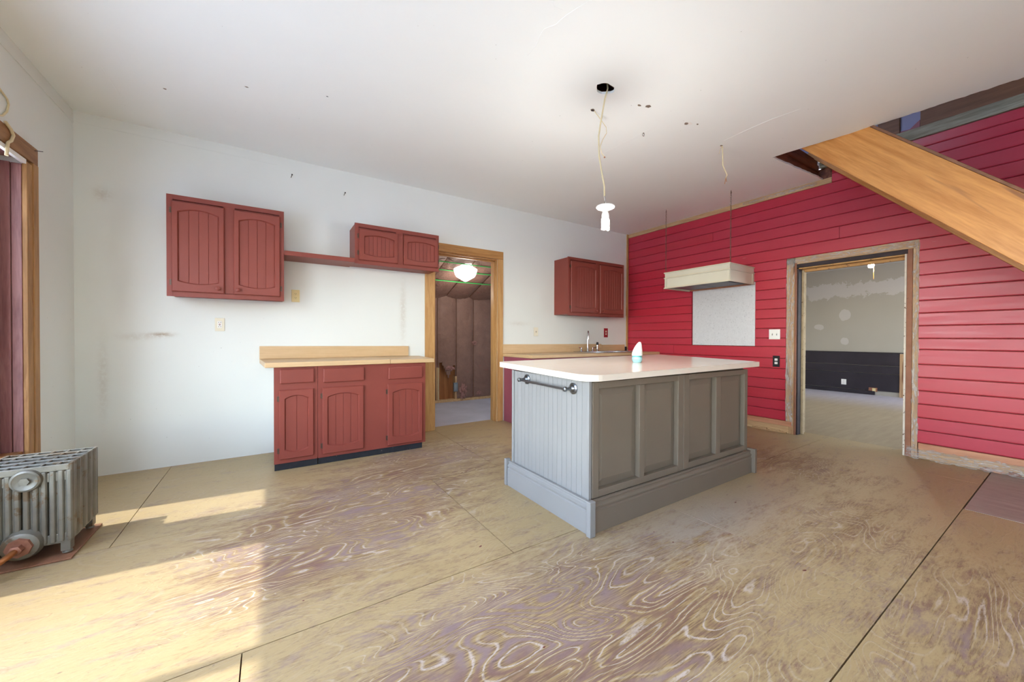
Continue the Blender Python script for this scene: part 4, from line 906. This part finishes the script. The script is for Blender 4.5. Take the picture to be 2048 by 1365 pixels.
# ------------------------------------------------------------------ hood on chains
hd2 = thing('range_hood', (-.31, -1.6, 1.84), 'cream box range hood hung on two chains in front of the red wall', 'hood')
HX, HY0, HY1, HZ0, HZ1 = -.62, -2.052, -1.145, 1.842, 2.066
B(HX+.012, -.016, HY0+.012, HY0+.034, HZ0+.012, HZ1-.012).build('side_panel', 'hood', hd2); B(HX+.012, -.016, HY1-.034, HY1-.012, HZ0+.012, HZ1-.012).build('side_panel', 'hood', hd2)
B(HX+.012, HX+.034, HY0+.035, HY1-.035, HZ0+.012, HZ1-.012).build('front_panel', 'hood', hd2)
B(HX+.035, -.016, HY0+.035, HY1-.035, HZ1-.03, HZ1-.014).build('top_panel', 'hood', hd2)
for i, (z0, z1, o, mt) in enumerate(((HZ1-.012, HZ1, .0, 'hood'), (HZ1-.085, HZ1-.073, .0, 'hood'), (HZ0, HZ0+.012, .0, 'hood'))):
    m = MB(); m.box(HX-o, HX+.02, HY0, HY1, z0, z1); m.box(HX+.02, -.016, HY0, HY0+.02, z0, z1); m.box(HX+.02, -.016, HY1-.02, HY1, z0, z1); m.build('moulding', mt, hd2, bevel=.002)
    B(HX-.0012, HX+.006, HY0+.002, HY1-.002, z1+.0001, z1+.002).build('bare_edge', 'hoodedge', hd2)
for ya, yb_ in ((HY0+.012, HY0+.045), (HY1-.045, HY1-.012)): B(HX+.006, HX+.0118, ya, yb_, HZ0+.0125, HZ1-.0855).build('corner_stile', 'hood', hd2, bevel=.001)
for xa, xb in ((HX+.012, HX+.045), (-.06, -.018)): B(xa, xb, HY0+.006, HY0+.0118, HZ0+.0125, HZ1-.0855).build('corner_stile', 'hood', hd2, bevel=.001)
B(HX+.04, -.03, HY0+.04, HY1-.04, HZ0+.02, HZ0+.03).build('inner_liner', 'hoodin', hd2)
for a, b in ((HY0+.1, -1.61), (-1.59, HY1-.1)): B(HX+.12, -.1, a, b, HZ0+.012, HZ0+.0198).build('filter', 'bluebox', hd2, bevel=.002)
B(-.03, -.014, HY0+.04, HY1-.04, HZ0+.0, HZ0+.02).build('back_strip', 'strip', hd2)
def chain(x, y, z0, z1):
    m = MB(); L = .030; nlinks = int((z1-z0)/(L*.78)); 
    for i in range(nlinks+1):
        zc_ = z0+i*(z1-z0)/nlinks; rot = i % 2; pts = []
        for k in range(10):
            a = 2*PI*k/10; dx = .0065*math.cos(a); dz = (L/2)*math.sin(a); pts.append((x+(dx if rot else 0), y+(0 if rot else dx), zc_+dz))
        m.tube(pts, .0021, 5, closed=True)
    o = m.build('chain', 'chain', hd2)
    MB().tube([(x, y, z0-.045), (x+.008, y, z0-.03), (x, y, z0-.018), (x-.008, y, z0-.004), (x, y, z0+.008)], .003, 6).build('hook', 'chain', hd2)
    MB().tube([(x, y, H+.0), (x, y, H-.02), (x+.008, y, H-.03), (x, y, H-.04)], .003, 6).build('hook', 'chain', hd2)
chain(-.60, -1.165, HZ1+.045, H-.03); chain(-.555, -2.02, HZ1+.045, H-.03)

# ------------------------------------------------------------------ bare bulb on its cable, loose wires, hook
bl = thing('hanging_bulb', (-3.22, -2.49, 1.93), 'lit bare bulb in a white porcelain holder hanging from the ceiling hole', 'lamp')
MB().tube([(-3.182, -2.47, 3.04), (-3.190, -2.485, 2.97), (-3.226, -2.49, 2.875), (-3.262, -2.49, 2.716), (-3.286, -2.49, 2.593), (-3.280, -2.49, 2.449), (-3.245, -2.49, 2.311), (-3.226, -2.49, 2.252), (-3.224, -2.49, 2.178)], .0055, 8).build('cable', 'cord', bl)
MB().tube([(-3.224, -2.49, 2.18), (-3.213, -2.49, 2.149), (-3.229, -2.49, 2.116)], .0018, 5).build('wire', 'nail', bl); MB().tube([(-3.226, -2.488, 2.18), (-3.219, -2.488, 2.155), (-3.209, -2.488, 2.128), (-3.206, -2.488, 2.114)], .0018, 5).build('wire', 'whitep', bl)
MB().lathe([(.0, .028), (.040, .028), (.064, .022), (.066, .014), (.060, .008), (.028, .004), (.021, -.004), (.021, -.022), (.0, -.022)], (-3.214, -2.49, 2.085), 24).build('holder', 'whitep', bl)
MB().lathe([(.0, .0), (.021, .0), (.026, -.014), (.026, -.034), (.022, -.040), (.0, -.040)], (-3.214, -2.49, 2.061), 18).build('ballast', 'whitep', bl)
m = MB(); pts = []
for i in range(90):
    a = i*.42; pts.append((-3.214+.021*math.cos(a), -2.49+.021*math.sin(a), 2.016-.078*i/89))
m.tube(pts, .0085, 6); m.build('spiral_tube', 'bulb', bl)
lp = bpy.data.lights.new('bulb_light', 'POINT'); lp.energy = 13; lp.color = (1, .99, .97); lp.shadow_soft_size = .09
lo = bpy.data.objects.new('bulb_light', lp); C.objects.link(lo); lo.parent = bl; lo.location = (.006, 0, -.075)
w1 = MB().tube([(-3.11, -2.262, 2.955), (-3.098, -2.262, 2.947), (-3.026, -2.262, 2.901), (-2.967, -2.262, 2.861), (-2.962, -2.262, 2.815), (-3.008, -2.262, 2.748), (-3.033, -2.262, 2.688), (-3.016, -2.262, 2.635), (-2.985, -2.262, 2.617)], .003, 6)
t = thing('loose_wire', (-3.1, -2.262, 2.6), 'thin cream wire curling from the ceiling behind the bulb cable', 'wire', 'loose ceiling wires'); w1.build('wire', 'cord', t)
MB().tube([(-3.13, -2.262, 2.944), (-3.11, -2.262, 2.947)], .006, 6).build('stub', 'nail', t); MB().tube([(-2.988, -2.262, 2.618), (-2.98, -2.262, 2.610)], .006, 6).build('tip', 'peel_brown', t)
t = thing('loose_wire', (-1.697, -2.52, 2.6), 'short cut cable hanging from the ceiling near the hood', 'wire', 'loose ceiling wires')
MB().tube([(-1.712, -2.52, 2.955), (-1.695, -2.52, 2.94), (-1.691, -2.52, 2.87), (-1.688, -2.52, 2.776), (-1.655, -2.52, 2.745), (-1.612, -2.52, 2.705), (-1.635, -2.52, 2.665)], .005, 7).build('cable', 'cord', t)
MB().tube([(-1.712, -2.52, 2.945), (-1.735, -2.52, 2.914), (-1.757, -2.52, 2.865)], .0022, 5).build('wire', 'cord', t)
for q in ((-1.68, -2.54, 2.63), (-1.60, -2.51, 2.645), (-1.65, -2.52, 2.61)): MB().tube([(-1.635, -2.52, 2.668), q], .0022, 5).build('strand', 'brass', t)
t = thing('ceiling_hook', (-2.509, -2.267, H-.03), 'small steel eye hook in the ceiling', 'hook')
MB().tube([(-2.509+.012*math.sin(a), -2.267, H-.016-.012*math.cos(a)) for a in [2*PI*i/12 for i in range(12)]], .003, 6, closed=True).build('eye', 'steel', t)
MB().lathe([(.0, 0), (.006, 0), (.006, -.004), (.0, -.004)], (-2.509, -2.267, H), 10).build('shank', 'steel', t)
# wire at the window casing, nails in the walls
t = thing('loose_wire', (XL+.02, -.95, 2.3), 'cream cable looping over the left window casing', 'wire', 'wires by the window')
MB().tube([(XL+.008, -1.0, 2.585), (XL+.008, -.948, 2.572), (XL+.008, -.909, 2.560), (XL+.008, -.894, 2.536), (XL+.008, -.91, 2.486), (XL+.008, -.959, 2.435), (XL+.008, -1.02, 2.42)], .005, 7).build('loop', 'cord', t)
MB().tube([(XL+.035, -1.0, 2.39), (XL+.035, -.945, 2.372), (XL+.037, -.925, 2.345), (XL+.036, -.945, 2.305), (XL+.034, -.975, 2.28), (XL+.034, -.99, 2.2)], .008, 7).build('knot', 'cord', t)
MB().tube([(XL+.027, -.655, 2.365), (XL+.03, -.6, 2.384), (XL+.03, -.562, 2.398)], .0025, 6).build('nail', 'nail', None, label='bent nail sticking out at the corner of the left window casing', category='nail')
for x, z, l in ((-5.082, 2.779, 'black nail in the white wall above the tall cabinet'), (-4.587, 2.702, 'black nail in the white wall above the short cabinet')):
    t = thing('nail', (x, 0, z), l, 'nail', 'nails in the white wall')
    MB().tube([(x, .0, z-.012), (x+.006, -.02, z+.004), (x+.008, -.028, z+.008)], .003, 6).build('shank', 'nail', t); MB().lathe([(.0, 0), (.007, 0), (.007, -.003), (.0, -.003)], (x+.008, -.028, z+.009), 10, 'y').build('nail_head', 'nail', t)

# ------------------------------------------------------------------ cast iron radiator
rd = thing('radiator', (-6.31, -1.36, 0), 'silver painted cast iron radiator under the left window', 'radiator')
RX0, RX1 = -6.485, -6.132; NC = 12; cw = (RX1-RX0)/NC; RY = -1.17; SEC = .0725
B(-6.52, -6.125, -1.575, -1.15, .0012, .011).build('floor_board', 'brownboard', rd, bevel=.002)
for s in range(5):
    y0 = RY-(s+1)*SEC; end = (s in (0, 4)); m = MB()
    for c_ in range(NC):
        a = RX0+c_*cw; 
        # rounded column
        prof = [(a+.003, y0+.012), (a+.008, y0+.004), (a+cw-.008, y0+.004), (a+cw-.003, y0+.012), (a+cw-.003, y0+SEC-.012), (a+cw-.008, y0+SEC-.004), (a+.008, y0+SEC-.004), (a+.003, y0+SEC-.012)]
        m.prism(prof, 2, .085, .455)
        m.prism([(a+.003, y0+.010), (a+cw-.003, y0+.010), (a+cw-.003, y0+SEC-.010), (a+.003, y0+SEC-.010)], 2, .455, .476)
        if c_: m.box(a-.004, a+.004, y0+(.014 if c_ % 3 else .026), y0+SEC-.026, .10, .45)
    m.box(RX0+.01, RX1-.01, y0+.012, y0+SEC-.012, .075, .125); m.box(RX0+.01, RX1-.01, y0+.012, y0+SEC-.012, .40, .447)
    # top grille: rim and ribs
    m.box(RX0, RX0+.012, y0+.004, y0+SEC-.004, .455, .490); m.prism([(RX1-.014, y0+.004), (RX1-.004, y0+.008), (RX1, y0+.022), (RX1-.002, y0+SEC/2), (RX1, y0+SEC-.022), (RX1-.004, y0+SEC-.008), (RX1-.014, y0+SEC-.004)], 2, .09, .490)
    m.box(RX0+.012, RX1-.012, y0+.004, y0+.010, .455, .488); m.box(RX0+.012, RX1-.012, y0+SEC-.010, y0+SEC-.004, .455, .488)
    for c_ in range(2, NC, 2): m.box(RX0+c_*cw-.005, RX0+c_*cw+.005, y0+.010, y0+SEC-.010, .470, .487)
    if end:
        for x in (RX0+.03, RX1-.03): m.box(x-.018, x+.018, y0+.012, y0+SEC-.012, .03, .08)
    o = m.build('section', 'iron', rd, bevel=.003)
    if end:
        for x in (RX0+.03, RX1-.03): MB().lathe([(.0, 0), (.020, 0), (.016, .012), (.0, .013)], (x, y0+SEC/2, .018), 12).build('foot', 'iron', o)
yf_ = RY-5*SEC
MB().lathe([(.0, 0.01), (.058, 0.01), (.052, -.010), (.044, -.014), (.040, -.011), (.0, -.011)], (-6.29, yf_, .425), 24, 'y').build('boss', 'iron', rd)
MB().lathe([(.0, 0), (.020, 0), (.019, -.010), (.0, -.010)], (-6.29, yf_-.011, .425), 6, 'y').build('plug', 'iron', rd)
MB().lathe([(.0, 0.01), (.075, 0.01), (.065, -.018), (.055, -.024), (.0, -.024)], (-6.305, yf_, .105), 24, 'y').build('hub', 'iron', rd)
MB().lathe([(.0, 0), (.048, 0), (.046, -.012), (.0, -.012)], (-6.305, yf_-.024, .105), 8, 'y').build('bushing', 'rustmetal', rd)
MB().lathe([(.0, 0), (.024, 0), (.024, -.03), (.018, -.034), (.0, -.034)], (-6.305, yf_-.036, .105), 6, 'y').build('union_nut', 'rustmetal', rd)
MB().tube([(-6.305, yf_-.06, .105), (-6.31, yf_-.10, .10), (-6.33, yf_-.135, .088), (-6.37, yf_-.155, .075), (-6.44, yf_-.165, .06), (-6.53, yf_-.17, .05)], .014, 10).build('pipe', 'copper', rd)
